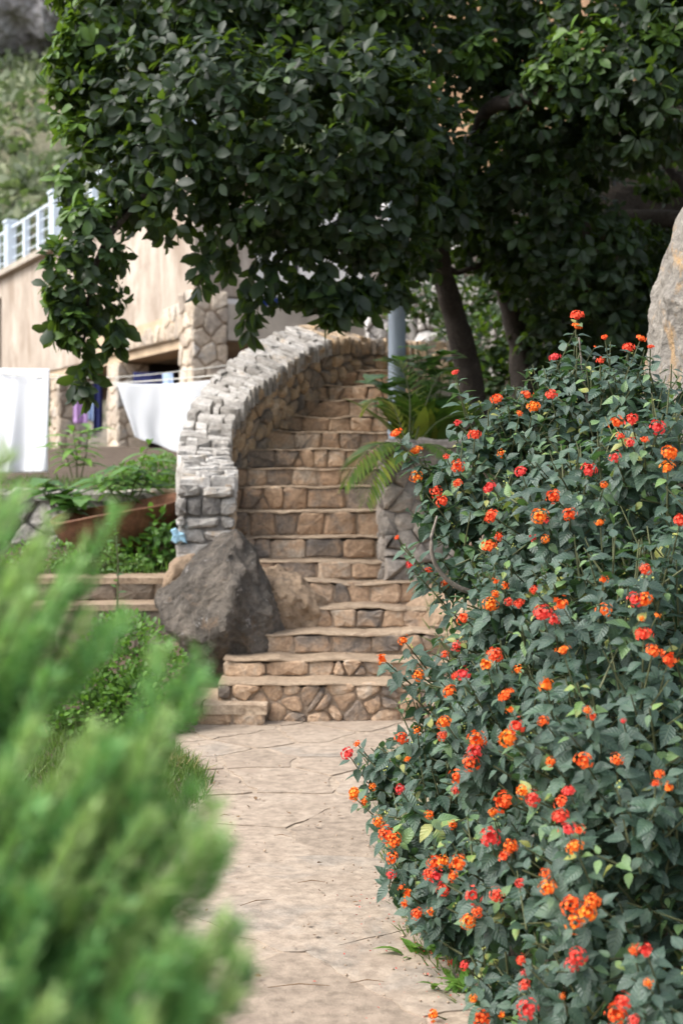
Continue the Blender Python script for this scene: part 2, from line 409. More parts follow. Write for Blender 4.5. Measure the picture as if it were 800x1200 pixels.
def stone(name, poly, mapf, proud, back, bulge, mat, parent, seed=0, rough=0.012, inset=0.8, maxe=0.12, chaikin=True, flat=False):
    r = random.Random(seed)
    pts = []
    n = len(poly)
    for i in range(n):
        p, q = poly[i], poly[(i + 1) % n]; L = math.hypot(q[0] - p[0], q[1] - p[1])
        if L < 0.006: continue
        k = (max(1, int(L / maxe)) if flat else 2 if L > maxe else 1)
        for m in range(k):
            t = m / k
            jx = rough if m else rough * 0.4
            pts.append((p[0] + (q[0] - p[0]) * t + r.uniform(-jx, jx), p[1] + (q[1] - p[1]) * t + r.uniform(-jx, jx)))
    if len(pts) < 3: return None
    if chaikin and len(pts) <= 9:
        o = []
        for i in range(len(pts)):
            p, q = pts[i], pts[(i + 1) % len(pts)]
            o += [(p[0] * .78 + q[0] * .22, p[1] * .78 + q[1] * .22), (p[0] * .22 + q[0] * .78, p[1] * .22 + q[1] * .78)]
        pts = o
    n = len(pts); cx = sum(p[0] for p in pts) / n; cy = sum(p[1] for p in pts) / n
    size = math.sqrt(max(1e-6, sum((p[0] - cx) ** 2 + (p[1] - cy) ** 2 for p in pts) / n))
    tu, tv = r.uniform(-.12, .12) * (0.06 if flat else 1), r.uniform(-.12, .12) * (0.06 if flat else 1)
    def wz(u, v): return tu * (u - cx) + tv * (v - cy)
    V = []
    for p in pts: V.append(mapf(p[0], p[1], -back))
    for p in pts: V.append(mapf(p[0], p[1], proud * (0.9 if flat else 0.55) + wz(*p)))
    for p in pts:
        f = inset + (0 if flat else r.uniform(-.08, .06))
        u, v = cx + (p[0] - cx) * f, cy + (p[1] - cy) * f
        V.append(mapf(u, v, proud + wz(u, v) + (0 if flat else r.uniform(-.3, .3) * proud * 0.6)))
    V.append(mapf(cx + r.uniform(-.2, .2) * size, cy + r.uniform(-.2, .2) * size, proud + bulge * r.uniform(0.2, 1.0)))
    F = []
    for a in (0, n):
        for i in range(n): F.append((a + i, a + (i + 1) % n, a + n + (i + 1) % n, a + n + i))
    for i in range(n): F.append((2 * n + i, 2 * n + (i + 1) % n, 3 * n))
    return mesh(name, V, F, mat, parent, center=True)

def rock(name, sil, d, depth, mat, parent=None, sub=4, amp=0.05, freq=2.5, seed=0, front=0.5, cuts=14, stretch=0.6, cutlo=0.74, grow=1.05, prof=0.7):
    """boulder whose outline seen from the path is the polygon sil (pixels) at distance d, with its own depth"""
    import bmesh
    mx_ = sum(q[0] for q in sil) / len(sil); my_ = sum(q[1] for q in sil) / len(sil)
    pl = [P(mx_ + (x - mx_) * grow, my_ + (y - my_) * grow, d) for x, y in sil]
    pl = [(p.x, p.z) for p in pl]
    cx = sum(p[0] for p in pl) / len(pl); cz = sum(p[1] for p in pl) / len(pl)
    def rad(th):
        dx, dz = math.cos(th), math.sin(th); best = 0.01
        for i in range(len(pl)):
            ax, az = pl[i][0] - cx, pl[i][1] - cz; bx, bz = pl[(i + 1) % len(pl)][0] - cx, pl[(i + 1) % len(pl)][1] - cz
            ex, ez = bx - ax, bz - az; den = dx * ez - dz * ex
            if abs(den) < 1e-9: continue
            t = (ax * ez - az * ex) / den; s = (ax * dz - az * dx) / den
            if t > 0 and -1e-6 <= s <= 1 + 1e-6: best = max(best, t)
        return best
    bm = bmesh.new(); bmesh.ops.create_icosphere(bm, subdivisions=sub, radius=1.0)
    off = Vector((seed * 3.7, seed * 1.3, seed * 2.1)); r2 = random.Random(seed)
    mid = Vector((cx, d, cz))
    for v in bm.verts:
        x, y, z = v.co; q = math.hypot(x, z); th = math.atan2(z, x); r = rad(th) if q > 1e-6 else 0
        qq = q ** prof
        v.co = Vector((cx + math.cos(th) * r * qq, d + y * depth * (front if y < 0 else 1 - front), cz + math.sin(th) * r * qq))
    # flat broken facets: cut the body by random planes
    for k in range(cuts):
        n_ = Vector((r2.gauss(0, 1), -abs(r2.gauss(0, 1.1)), r2.gauss(0, 1))).normalized()
        sup = max((v.co - mid).dot(n_) for v in bm.verts); lim = sup * r2.uniform(cutlo, 0.92)
        for v in bm.verts:
            e = (v.co - mid).dot(n_) - lim
            if e > 0: v.co -= n_ * (e * 0.88)
    bm.normal_update()
    for v in bm.verts:
        co = v.co; s_ = Vector((co.x, co.y, co.z * stretch))
        nv = mnoise.noise(s_ * freq + off); n2 = mnoise.noise(s_ * freq * 2.3 + off); n3 = mnoise.noise(s_ * freq * 5.3 + off); n4 = mnoise.noise(co * freq * 12 + off)
        k = amp * (0.9 * (0.5 - 2 * abs(nv)) + 0.55 * (0.6 - 2 * abs(n2)) + 0.35 * n3 + 0.2 * n4)
        v.co = co + v.normal * k
    me = bpy.data.meshes.new(name); bm.to_mesh(me); bm.free()
    me.polygons.foreach_set('use_smooth', np.ones(len(me.polygons), dtype=bool))
    try: me.set_sharp_from_angle(angle=R(38))
    except Exception: pass
    return link(name, me, mat, parent)

# ------------------------------------------------------------------ leaves
def leaf_template(widths, curl=0.15, fold=0.2, wave=0.0):
    """leaf of unit length along +Y; widths at the inner rows; returns V, tris, quads, uv"""
    n = len(widths); V = [(0, 0, 0)]; uv = [(0, 0)]
    for i, wd in enumerate(widths):
        y = (i + 1) / (n + 1); z = -curl * (y ** 2)
        up = fold * wd + (wave if i % 2 else -wave)
        V += [(-wd, y, z + up), (0, y, z), (wd, y, z + up)]; uv += [(-1, y), (0, y), (1, y)]
    V.append((0, 1, -curl)); uv.append((0, 1)); T = len(V) - 1
    tris = [(0, 2, 1), (0, 3, 2), (T, T - 3, T - 2), (T, T - 2, T - 1)]
    quads = []
    for i in range(n - 1):
        a = 1 + 3 * i; b = a + 3
        quads += [(a, a + 1, b + 1, b), (a + 1, a + 2, b + 2, b + 1)]
    return np.array(V, float), np.array(tris), np.array(quads, int).reshape(-1, 4), np.array(uv, float)

LT = {
    'tree': leaf_template([0.16, 0.26, 0.235], 0.22, 0.25),
    'lant': leaf_template([0.25, 0.30, 0.245, 0.13], 0.28, 0.28, 0.012),
    'small': leaf_template([0.26, 0.28], 0.15, 0.2),
    'long': leaf_template([0.10, 0.13, 0.09], 0.45, 0.3),
    'blade': leaf_template([0.035, 0.02], 0.3, 0.2),
    'broad': leaf_template([0.30, 0.36, 0.30, 0.16], 0.35, 0.12, 0.02),
    'needle': leaf_template([0.06], 0.1, 0.1),
}

def norm(a): return a / np.maximum(np.linalg.norm(a, axis=-1, keepdims=True), 1e-9)

def frames(dirs, ups):
    y = norm(dirs); x = norm(np.cross(y, ups)); z = np.cross(x, y)
    return np.stack([x, y, z], axis=1)          # rows are the axes

def leaves_mesh(name, tpl, pos, dirs, ups, scale, tone, mat, parent, smooth=True):
    V, tr, qd, uv = tpl; N = len(pos); k = len(V)
    Fm = frames(np.asarray(dirs, float), np.asarray(ups, float))
    W = np.einsum('kj,njm->nkm', V, Fm) * np.asarray(scale, float)[:, None, None] + np.asarray(pos, float)[:, None, :]
    base = (np.arange(N) * k)[:, None, None]
    G = [(tr[None] + base).reshape(-1, 3)]
    if len(qd): G.append((qd[None] + base).reshape(-1, 4))
    lf = np.zeros((N, k, 3)); lf[:, :, :2] = uv[None]; lf[:, :, 2] = np.asarray(tone)[:, None]
    return mesh(name, W.reshape(-1, 3), G, mat, parent, smooth, lf=lf.reshape(-1, 3))

_leafproto = {}
def leaf_object(name, key, pos, d, u, s, tone, mat, parent):
    """one leaf of its own, sharing its mesh with its like"""
    tb = min(3, int(tone * 4)); kk = (key, tb, mat.name)
    if kk not in _leafproto:
        V, tr, qd, uv = LT[key]
        me = bpy.data.meshes.new(name)
        me.from_pydata(V.tolist(), [], [tuple(map(int, f)) for f in tr] + [tuple(map(int, f)) for f in qd])
        a = me.attributes.new('lf', 'FLOAT_VECTOR', 'POINT')
        a.data.foreach_set('vector', np.column_stack([uv, np.full(len(V), (tb + 0.5) / 4)]).astype(np.float32).ravel())
        me.polygons.foreach_set('use_smooth', np.ones(len(me.polygons), dtype=bool))
        me.materials.append(mat); _leafproto[kk] = me
    o = bpy.data.objects.new(name, _leafproto[kk]); COL.objects.link(o)
    fr = frames(np.array([d]), np.array([u]))[0] * s
    m = Matrix(((fr[0][0], fr[1][0], fr[2][0], pos[0]), (fr[0][1], fr[1][1], fr[2][1], pos[1]), (fr[0][2], fr[1][2], fr[2][2], pos[2]), (0, 0, 0, 1)))
    o.parent = parent
    o.matrix_basis = Matrix.Translation(-WLOC(parent)) @ m
    return o

def rand_dirs(n):
    return norm(rng.normal(size=(n, 3)))

def blob_points(blobs, n, inner=0.25, lo=0.78, hi=1.06, keepdeep=0.62, squash=1.0):
    """points on (and some inside) a union of spheres; blobs rows x,y,z,r; returns points and outward directions"""
    B = np.array(blobs, float)
    wgt = B[:, 3] ** 2; wgt /= wgt.sum()
    out = []; dr = []; tot = 0
    while tot < n:
        m = int((n - tot) * 1.6) + 50
        k = rng.choice(len(B), m, p=wgt); d = rand_dirs(m)
        rr = np.where(rng.random(m) < inner, rng.random(m) ** 0.5 * lo, rng.uniform(lo, hi, m))
        p = B[k, :3] + d * (B[k, 3] * rr)[:, None]
        dist = np.linalg.norm(p[:, None, :] - B[None, :, :3], axis=2) / B[None, :, 3]
        dist[np.arange(m), k] = 9
        ok = (dist.min(1) > keepdeep) | (rng.random(m) < 0.18)
        out.append(p[ok]); dr.append(d[ok]); tot += int(ok.sum())
    return np.concatenate(out)[:n], np.concatenate(dr)[:n]

def pxblobs(L):
    o = []
    for px, py, d, r in L:
        p = P(px, py, d); o.append((p.x, p.y, p.z, r * d / FPX))
    return o

def project(p):
    p = np.asarray(p); y = np.maximum(p[:, 1], 0.1)
    return 400 + p[:, 0] * FPX / y, 560 - (p[:, 2] - CZ) * FPX / y

# ================================================================== SETTING
STEP_Y = [801, 773, 742, 712, 682, 657, 630, 598, 569.5, 547.5, 526, 505, 487.5, 468, 451, 434]
STEP = []
for i, py in enumerate(STEP_Y):
    d = 9.3 + 0.307 * i
    STEP.append((d, CZ - (py - 560) * d / FPX))
def stair_z(y):
    if y < STEP[0][0]: return 0.0
    z = 0.0
    for d, h in STEP:
        if y >= d: z = h
    return z

def lerp(x, xs, ys): return float(np.interp(x, xs, ys))
def sstep(a, b, x):
    t = min(1, max(0, (x - a) / (b - a))); return t * t * (3 - 2 * t)
def ground_z(x, y):
    left = lerp(y, [9.0, 9.9, 10.55, 10.7, 11.0, 12.9, 13.05, 16, 22, 60, 400], [-0.03, 0.12, 0.3, 0.42, 0.80, 0.86, 1.40, 1.55, 2.08, 2.1, 2.1])
    mid = lerp(y, [9.2, 9.6, 14, 15, 18, 22, 60], [-0.05, -0.02, 2.2, 2.55, 2.5, 2.1, 2.1])
    right = lerp(y, [8.2, 9.4, 10.4, 11.2, 14, 16, 20, 60], [-0.04, 0.12, 0.75, 1.25, 2.3, 2.7, 3.0, 2.1])
    a = sstep(-1.5, -1.15, x); b = sstep(0.35, 0.75, x)
    z = left * (1 - a) + mid * a * (1 - b) + right * b
    if y < 9 or abs(x) > 0.9: z += 0.05 * mnoise.noise(Vector((x * 1.3, y * 1.3, 0))) * (1 if (x < -0.8 or x > 0.5) else 0)
    return z

def ground():
    xs = np.concatenate([-np.geomspace(300, 5, 26), np.arange(-4.8, 4.81, 0.16), np.geomspace(5, 300, 26)])
    ys = np.concatenate([-np.geomspace(200, 1, 14), np.arange(-0.5, 18, 0.16), np.geomspace(18.3, 500, 40)])
    V = [(x, y, ground_z(x, y)) for y in ys for x in xs]
    nx = len(xs); F = []
    for j in range(len(ys) - 1):
        for i in range(nx - 1): F.append((j * nx + i, j * nx + i + 1, (j + 1) * nx + i + 1, (j + 1) * nx + i))
    o = mesh('ground', V, np.array(F), M['soil'], smooth=True); tag(o, kind='structure')
ground()

# ---- flagstone path
def path_edges(y):
    l = lerp(y, [1, 5, 6.5, 7.4, 8.2, 9.2, 9.6], [-0.95, -0.86, -0.80, -0.78, -1.02, -1.35, -1.4])
    r = lerp(y, [1, 4.2, 5, 6.3, 8, 9.2, 9.6], [0.8, 0.62, 0.5, 0.42, 0.5, 0.95, 1.0])
    return l, r
def build_path():
    ys = np.arange(0.6, 9.61, 0.3); V = []; F = []
    nx = 10
    for y in ys:
        l, r = path_edges(y)
        for k in range(nx + 1): V.append((l + (r - l) * k / nx, y, 0.004))
    for j in range(len(ys) - 1):
        for k in range(nx): F.append((j * (nx + 1) + k, j * (nx + 1) + k + 1, (j + 1) * (nx + 1) + k + 1, (j + 1) * (nx + 1) + k))
    o = mesh('path', V, np.array(F), M['flagjoint']); tag(o, kind='structure')
    rect = (-1.5, 1.1, 0.6, 9.5)
    S = jit_sites((-1.5, 1.1, 0.6, 7.4), 0.8, 0.72, 0.45, 18) + jit_sites((-1.5, 1.1, 7.4, 9.5), 0.5, 0.36, 0.4, 6)
    for i, c in enumerate(voronoi(S, rect, 0.007)):
        if not c: continue
        cx = sum(p[0] for p in c) / len(c); cy = sum(p[1] for p in c) / len(c)
        l, r = path_edges(cy)
        if not (l - 0.05 < cx < r + 0.05): continue
        f_ = lerp(cy, [6.5, 8.2], [1.0, 0.94]); c = [(cx + (p[0] - cx) * f_, cy + (p[1] - cy) * f_) for p in c]
        h = 0.003 + 0.0035 * rnd.random()
        stone('flagstone', c, lambda u, v, w_: (u, v, w_ + 0.004), h, 0.02, 0.002, M['flag'], o, seed=i, rough=0.02, inset=0.965, maxe=0.07, chaikin=False, flat=True)
build_path()

# ---- hillside far behind
def hillside():
    xs = np.linspace(-90, 60, 76); ys = np.linspace(52, 150, 50); V = []; F = []
    for y in ys:
        for x in xs:
            t = (y - 52) / 98
            z = 2 + 62 * t ** 0.9 + 3.0 * mnoise.noise(Vector((x * 0.06, y * 0.06, 1))) + 1.2 * mnoise.noise(Vector((x * 0.2, y * 0.2, 4)))
            V.append((x, y, z))
    nx = len(xs)
    for j in range(len(ys) - 1):
        for i in range(nx - 1): F.append((j * nx + i, j * nx + i + 1, (j + 1) * nx + i + 1, (j + 1) * nx + i))
    t = NT('hazed_hillside_ground')
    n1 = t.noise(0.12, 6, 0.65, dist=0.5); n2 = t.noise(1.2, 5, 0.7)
    c = t.ramp(n1, [(0.35, (0.15, 0.175, 0.10)), (0.5, (0.22, 0.225, 0.14)), (0.62, (0.30, 0.26, 0.20)), (0.76, (0.36, 0.34, 0.31))])  # ramp lightened, so distance haze is part of the ground colour
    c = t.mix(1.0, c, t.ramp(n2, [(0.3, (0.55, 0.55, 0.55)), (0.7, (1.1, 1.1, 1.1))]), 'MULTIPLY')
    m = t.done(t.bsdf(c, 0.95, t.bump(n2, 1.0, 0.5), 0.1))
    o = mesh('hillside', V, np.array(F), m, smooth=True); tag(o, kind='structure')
    # scrub on the hill
    N = 44000
    cl = 1250
    cx = rng.uniform(-45, 5, cl); cy = rng.uniform(53, 110, cl); cr = rng.uniform(0.5, 1.6, cl)
    k = rng.integers(0, cl, N); d = rand_dirs(N); d[:, 2] = np.abs(d[:, 2])
    p = np.empty((N, 3)); p[:, 0] = cx[k] + d[:, 0] * cr[k]; p[:, 1] = cy[k] + d[:, 1] * cr[k]
    tt = (p[:, 1] - 52) / 98
    p[:, 2] = 2 + 62 * np.maximum(tt, 0) ** 0.9 + d[:, 2] * cr[k] - 0.3
    z0 = np.array([3.0 * mnoise.noise(Vector((a * 0.06, b * 0.06, 1))) + 1.2 * mnoise.noise(Vector((a * 0.2, b * 0.2, 4))) for a, b in zip(cx, cy)])
    p[:, 2] += z0[k]
    tone = np.clip(rng.normal(0.5, 0.15, N) + (rng.random(cl)[k] - 0.5) * 0.6, 0, 1)
    s = leaves_mesh('hillside_scrub', LT['small'], p, d + rand_dirs(N) * 0.6, rand_dirs(N) + np.array([0, 0, 0.7]), rng.uniform(0.35, 0.8, N), tone, M['hillleaf'], None)
    tag(s, 'olive green scrub covering the far hillside', 'scrub', kind='stuff')
    pale = plain_mat('cliff_rock', (0.42, 0.41, 0.40), 0.95, 0.35, 0.6, 0.1, bump=1.0)
    t = NT('cliff'); n = t.noise(0.5, 7, 0.7, dist=1.5)
    cm = t.done(t.bsdf(t.ramp(n, [(0.3, (0.12, 0.11, 0.11)), (0.5, (0.34, 0.32, 0.32)), (0.7, (0.6, 0.6, 0.62))]), 0.95, t.bump(n, 1.0, 0.6), 0.1))
    c = rock('cliff_rock', [(-120, -60), (100, -90), (130, 0), (75, 42), (30, 66), (-90, 70)], 92, 9, cm, sub=6, amp=1.1, freq=0.22, seed=4, cuts=24, stretch=0.35)
    tag(c, 'pale grey cliff face high on the hill behind the tree', 'cliff')
    c.data.materials.clear(); c.data.materials.append(cm)
hillside()

# ---- earth bank behind the tree
def earth_bank():
    xs = np.linspace(1.4, 18, 60); hs_ = np.linspace(0, 1, 24); V = []; F = []
    for t in hs_:
        for x in xs:
            y = 20.3 + 7 * t + 0.5 * mnoise.noise(Vector((x * 0.5, t * 4, 2))) + 0.25 * mnoise.noise(Vector((x * 1.7, t * 12, 7)))
            z = 2.2 + 10.5 * t ** 0.85 + 0.5 * mnoise.noise(Vector((x * 0.6, t * 3, 9)))
            V.append((x, y, z))
    nx = len(xs)
    for j in range(len(hs_) - 1):
        for i in range(nx - 1): F.append((j * nx + i, j * nx + i + 1, (j + 1) * nx + i + 1, (j + 1) * nx + i))
    o = mesh('earth_bank', V, np.array(F), M['bank'], smooth=True); tag(o, kind='structure')
earth_bank()

# ================================================================== STAIRCASE
def staircase():
    root = empty('stone_staircase', (-0.2, 9.3, 0))
    tag(root, 'curved flight of tan stone steps climbing beside the rubble parapet', 'staircase')
    LX = [255, 262, 275, 275, 270, 268, 264, 262, 260, 266, 280, 304, 322, 342, 364, 386]
    RX = [620, 600, 560, 520, 490, 478, 470, 466, 466, 466, 468, 470, 474, 480, 486, 492]
    for i, (d, z) in enumerate(STEP):
        x0 = (LX[i] - 400) * d / FPX; x1 = (RX[i] - 400) * d / FPX
        zb = 0.0 if i == 0 else STEP[i - 1][1]
        dn = STEP[i + 1][0] if i + 1 < len(STEP) else d + 1.6
        tilt = -0.02 if i < 8 else -0.02 - 0.012 * (i - 8)       # right end turns as the flight winds
        def yy(u): return d + tilt * (u - x0) * -1 + 0.012 * math.sin(u * 5 + i)
        # core of the step
        st = MB()
        n = 10
        us = [x0 + (x1 - x0) * k / n for k in range(n + 1)]
        V = []
        for u in us: V += [(u, yy(u) + 0.012, zb - 0.22), (u, yy(u) + 0.012, z - 0.03), (u, dn + 0.22, z - 0.03), (u, dn + 0.22, zb - 0.22)]
        F = []
        for k in range(n):
            for q in range(4): F.append((k * 4 + q, k * 4 + (q + 1) % 4, k * 4 + 4 + (q + 1) % 4, k * 4 + 4 + q))
        F += [(0, 3, 2, 1), (n * 4, n * 4 + 1, n * 4 + 2, n * 4 + 3)]
        st.add(V, F)
        step = st.build('step', M['mortar'], root)
        # tread slab with a worn, uneven nosing
        n = 26; V = []; F = []
        th = 0.012 + 0.008 * rnd.random()
        for k in range(n + 1):
            u = x0 + (x1 - x0) * k / n
            e = yy(u) - 0.022 + 0.034 * mnoise.noise(Vector((u * 5, i * 3.1, 0))) + 0.022 * mnoise.noise(Vector((u * 19, i * 3.1, 5)))
            zt = z + 0.022 * mnoise.noise(Vector((u * 3, i * 2.3, 1))) + 0.008 * mnoise.noise(Vector((u * 13, i * 2.3, 1)))
            zl = zt - th + 0.009 * mnoise.noise(Vector((u * 9, i * 2.3, 4)))
            V += [(u, e + 0.012, zl), (u, e + 0.003, zl + 0.004), (u, e + 0.006, zt - 0.004), (u, e + 0.022, zt), (u, (e + dn) / 2, zt + 0.004 * rnd.random()), (u, dn + 0.05, zt + 0.004)]
        for k in range(n):
            for q in range(5): F.append((k * 6 + q, k * 6 + 6 + q, k * 6 + 7 + q, k * 6 + q + 1))
        mesh('tread', V, F, M['tread'], step, smooth=False)
        # riser stones
        h = z - th - zb
        rect = (x0, x1, zb + 0.004, z - th + 0.004)
        if i == 0:
            S = jit_sites(rect, 0.15, 0.085, 0.42, 40)
        else:
            S = []; u = x0; r2 = random.Random(100 + i)
            while u < x1:
                wd = r2.uniform(0.10, 0.38); S.append((u + wd / 2, zb + h * r2.uniform(0.35, 0.65)))
                if r2.random() < 0.3: S.append((u + wd * 0.9, zb + h * r2.uniform(0.1, 0.3)))
                u += wd
        for k, c in enumerate(voronoi(S, rect, 0.011)):
            if c: stone('riser_stone', c, lambda u, v, w_: (u, yy(u) + 0.012 - w_, v), 0.012 + 0.026 * rnd.random(), 0.04, 0.010, M['tan'], step, seed=i * 50 + k, rough=0.016, inset=0.84)
    # low block at the left foot of the flight
    blk = MB(); x0, x1 = -1.22, -0.56
    blk.box((-0.87, 9.52, 0.05), (0.36, 0.34, 0.058)); b = blk.build('foot_block', M['mortar'], root)
    rect = (-1.24, -0.5, 0.0, 0.105)
    for k, c in enumerate(voronoi([(-1.08, .05), (-.82, .06), (-.6, .05)], rect, 0.012)):
        stone('riser_stone', c, lambda u, v, w_: (u, 9.19 + 0.10 * (u + 0.56) * -0.4 - w_, v), 0.03, 0.05, 0.01, M['tan'], b, seed=900 + k)
    for k, c in enumerate(voronoi([(-1.05, 9.3), (-.75, 9.3), (-.95, 9.6), (-.65, 9.65)], (-1.25, -0.48, 9.15, 9.9), 0.014)):
        stone('slab_stone', c, lambda u, v, w_: (u, v, 0.105 + w_), 0.035, 0.03, 0.004, M['tread'], b, seed=930 + k, flat=True, inset=0.94)
staircase()

# ================================================================== PARAPET WALL
def parapet():
    root = empty('parapet_wall', (-1.0, 11.2, 0.6))
    tag(root, 'curved rubble stone parapet with pale capping stones beside the stairs', 'parapet wall')
    K = [(-.845, 10.95, 1.60), (-.87, 11.35, 1.69), (-.955, 11.75, 1.83), (-.935, 12.06, 2.10), (-.81, 12.37, 2.36), (-.635, 12.68, 2.54), (-.50, 12.98, 2.67), (-.37, 13.29, 2.79), (-.2, 13.6, 2.91), (0.0, 13.9, 2.99), (.27, 14.16, 3.0), (.7, 14.28, 2.98), (1.1, 14.3, 2.97)]
    C = spline(K, 12)
    seg = np.linalg.norm(np.diff(C[:, :2], axis=0), axis=1); U = np.concatenate([[0], np.cumsum(seg)]); L = U[-1]
    T = np.gradient(C[:, :2], axis=0); T /= np.linalg.norm(T, axis=1, keepdims=True)
    Nn = np.stack([-T[:, 1], T[:, 0]], 1)        # to the outer (left) side
    TH = 0.36
    def at(u):
        c = np.array([np.interp(u, U, C[:, k]) for k in range(3)]); n = np.array([np.interp(u, U, Nn[:, k]) for k in range(2)])
        return c, n / np.linalg.norm(n)
    # core
    V = []; F = []; n = 60
    for k in range(n + 1):
        u = L * k / n; c, nr = at(u)
        a = c[:2] + nr * 0.02; b = c[:2] + nr * (TH - 0.02)
        zb = max(0.3, min(ground_z(b[0], b[1]), stair_z(c[1])) - 0.4); zt = c[2] - 0.07
        V += [(a[0], a[1], zb), (a[0], a[1], zt), (b[0], b[1], zt), (b[0], b[1], zb)]
    for k in range(n):
        for q in range(4): F.append((k * 4 + q, k * 4 + (q + 1) % 4, k * 4 + 4 + (q + 1) % 4, k * 4 + 4 + q))
    F += [(0, 3, 2, 1), (n * 4, n * 4 + 1, n * 4 + 2, n * 4 + 3)]
    core = mesh('wall_core', V, F, M['greymortar'], root)
    # inner face stones
    rect = (0.0, L, -0.80, -0.055)
    S = jit_sites(rect, 0.135, 0.125, 0.42, 21)
    def inner(u, v, w_):
        c, nr = at(u); p = c[:2] + nr * (0.02 - w_); return (p[0], p[1], c[2] + v)
    for k, c in enumerate(voronoi(S, rect, 0.014)):
        if not c: continue
        cu = sum(p[0] for p in c) / len(c); cv = sum(p[1] for p in c) / len(c)
        q, _ = at(cu)
        if q[2] + max(p[1] for p in c) < stair_z(q[1] - 0.1) - 0.02: continue
        stone('face_stone', c, inner, 0.02 + 0.035 * rnd.random(), 0.03, 0.018, M['wallstone'], root, seed=3000 + k, rough=0.008, inset=0.75)
    # outer face stones, bigger
    rect = (0.0, L, -0.95, -0.055)
    S = jit_sites(rect, 0.24, 0.2, 0.4, 22)
    def outer(u, v, w_):
        c, nr = at(u); p = c[:2] + nr * (TH - 0.02 + w_); return (p[0], p[1], c[2] + v)
    for k, c in enumerate(voronoi(S, rect, 0.018)):
        if c: stone('face_stone', c, outer, 0.03 + 0.03 * rnd.random(), 0.03, 0.02, M['grey'], root, seed=3500 + k, rough=0.01, inset=0.78)
    # capping stones: rows of flat stones overlapping like scales
    rise = lambda q: 0.14 * sstep(0.6, 1.9, q) * (1 - sstep(3.3, 3.8, q))      # the coping leans up towards its outer edge
    rect = (-0.035, TH + 0.035, 0.0, L)
    for k, c in enumerate(coursed(rect, (0.035, 0.10), (0.08, 0.27), 0.012, 23)):
        cu = sum(p[1] for p in c) / len(c); hz = rnd.uniform(-0.007, 0.007); lv = rnd.uniform(0.1, 0.5)
        q0, _ = at(cu)
        def cap(u, v, w_, lv=lv, hz=hz, q0=q0):
            q, nr = at(v); p = q[:2] + nr * u
            return (p[0], p[1], q[2] * (1 - lv) + q0[2] * lv - 0.04 + w_ + hz + rise(v) * u / TH)
        stone('cap_stone', c, cap, 0.022 + 0.026 * rnd.random(), 0.12, 0.004, M['cap'] if q0[0] < -0.12 else M['wallstone'], root, seed=4000 + k, rough=0.017, inset=0.94, chaikin=(k % 3 == 0))
    # end face stones (roughly coursed) towards the path
    c0, n0 = at(0.0); t0 = T[0]
    rect = (-0.03, TH + 0.07, 0.62, 1.55)
    flare = lambda v: 0.10 * max(0, (1.1 - v)) # the foot of the wall spreads
    def end(u, v, w_):
        uu = u + (flare(v) if u > TH * 0.6 else 0)
        p = np.array(c0[:2]) + n0 * uu - t0 * (0.0 + w_ + 0.5 * flare(v)); return (p[0], p[1], v)
    for k, c in enumerate(coursed(rect, (0.07, 0.17), (0.12, 0.30), 0.012, 15)):
        cu = sum(p[0] for p in c) / len(c); cv = sum(p[1] for p in c) / len(c)
        stone('end_stone', c, end, 0.03 + 0.06 * rnd.random(), 0.10, 0.02, M['grey'], root, seed=5000 + k, rough=0.014, inset=0.84)
    daub = [(0.34, 1.10), (0.39, 1.115), (0.43, 1.095), (0.46, 1.12), (0.45, 1.16), (0.465, 1.20), (0.43, 1.215), (0.40, 1.185), (0.36, 1.175), (0.355, 1.14)]
    stone('paint_daub', daub, end, 0.088, 0.02, 0.0, M['lightblue'], root, seed=77, rough=0.006, inset=0.9)['label'] = 'light blue paint daub on the corner'
parapet()

# ---- rocks around the foot of the stairs
b = rock('boulder', [(250, 632), (274, 634), (292, 655), (303, 690), (316, 730), (328, 765), (322, 800), (285, 812), (246, 800), (222, 770), (200, 742), (184, 716), (200, 694), (226, 655)], 10.1, 0.85, M['boulder'], sub=6, amp=0.06, freq=3.0, seed=2, front=0.55, cuts=26, stretch=0.4, cutlo=0.7, grow=1.16)
tag(b, 'large dark grey boulder leaning against the foot of the parapet', 'boulder')
b = rock('brown_rock', [(296, 655), (330, 672), (360, 690), (376, 712), (392, 742), (350, 752), (312, 750), (295, 715)], 10.32, 0.62, M['brownrock'], sub=5, amp=0.045, freq=5, seed=5, cuts=26, cutlo=0.62, grow=1.2)
tag(b, 'brown rock set into the steps beside the dark boulder', 'rock')
b = rock('sandy_rock', [(478, 700), (505, 676), (560, 670), (620, 700), (640, 770), (560, 792), (500, 780), (474, 756), (470, 725)], 10.3, 0.8, M['sandrock'], sub=5, amp=0.05, freq=4, seed=7, cuts=30, cutlo=0.62, grow=1.15)
tag(b, 'sandy brown rock at the right edge of the lower steps', 'rock')
b = rock('standing_stone', [(800, 252), (812, 222), (880, 232), (920, 400), (900, 570), (768, 575), (758, 500), (758, 440), (764, 390), (778, 330), (786, 290)], 7.6, 0.7, M['slab'], sub=6, amp=0.04, freq=3.2, seed=11, cuts=10, cutlo=0.8, prof=0.5, grow=1.0)
tag(b, 'tall pale standing stone slab behind the lantana', 'standing stone')
b = rock('footing_rock', [(206, 655), (232, 648), (240, 672), (222, 692), (194, 692), (192, 670)], 10.7, 0.35, M['brownrock'], sub=4, amp=0.02, freq=5, seed=13)
tag(b, 'small tan rock under the painted corner of the parapet', 'rock')

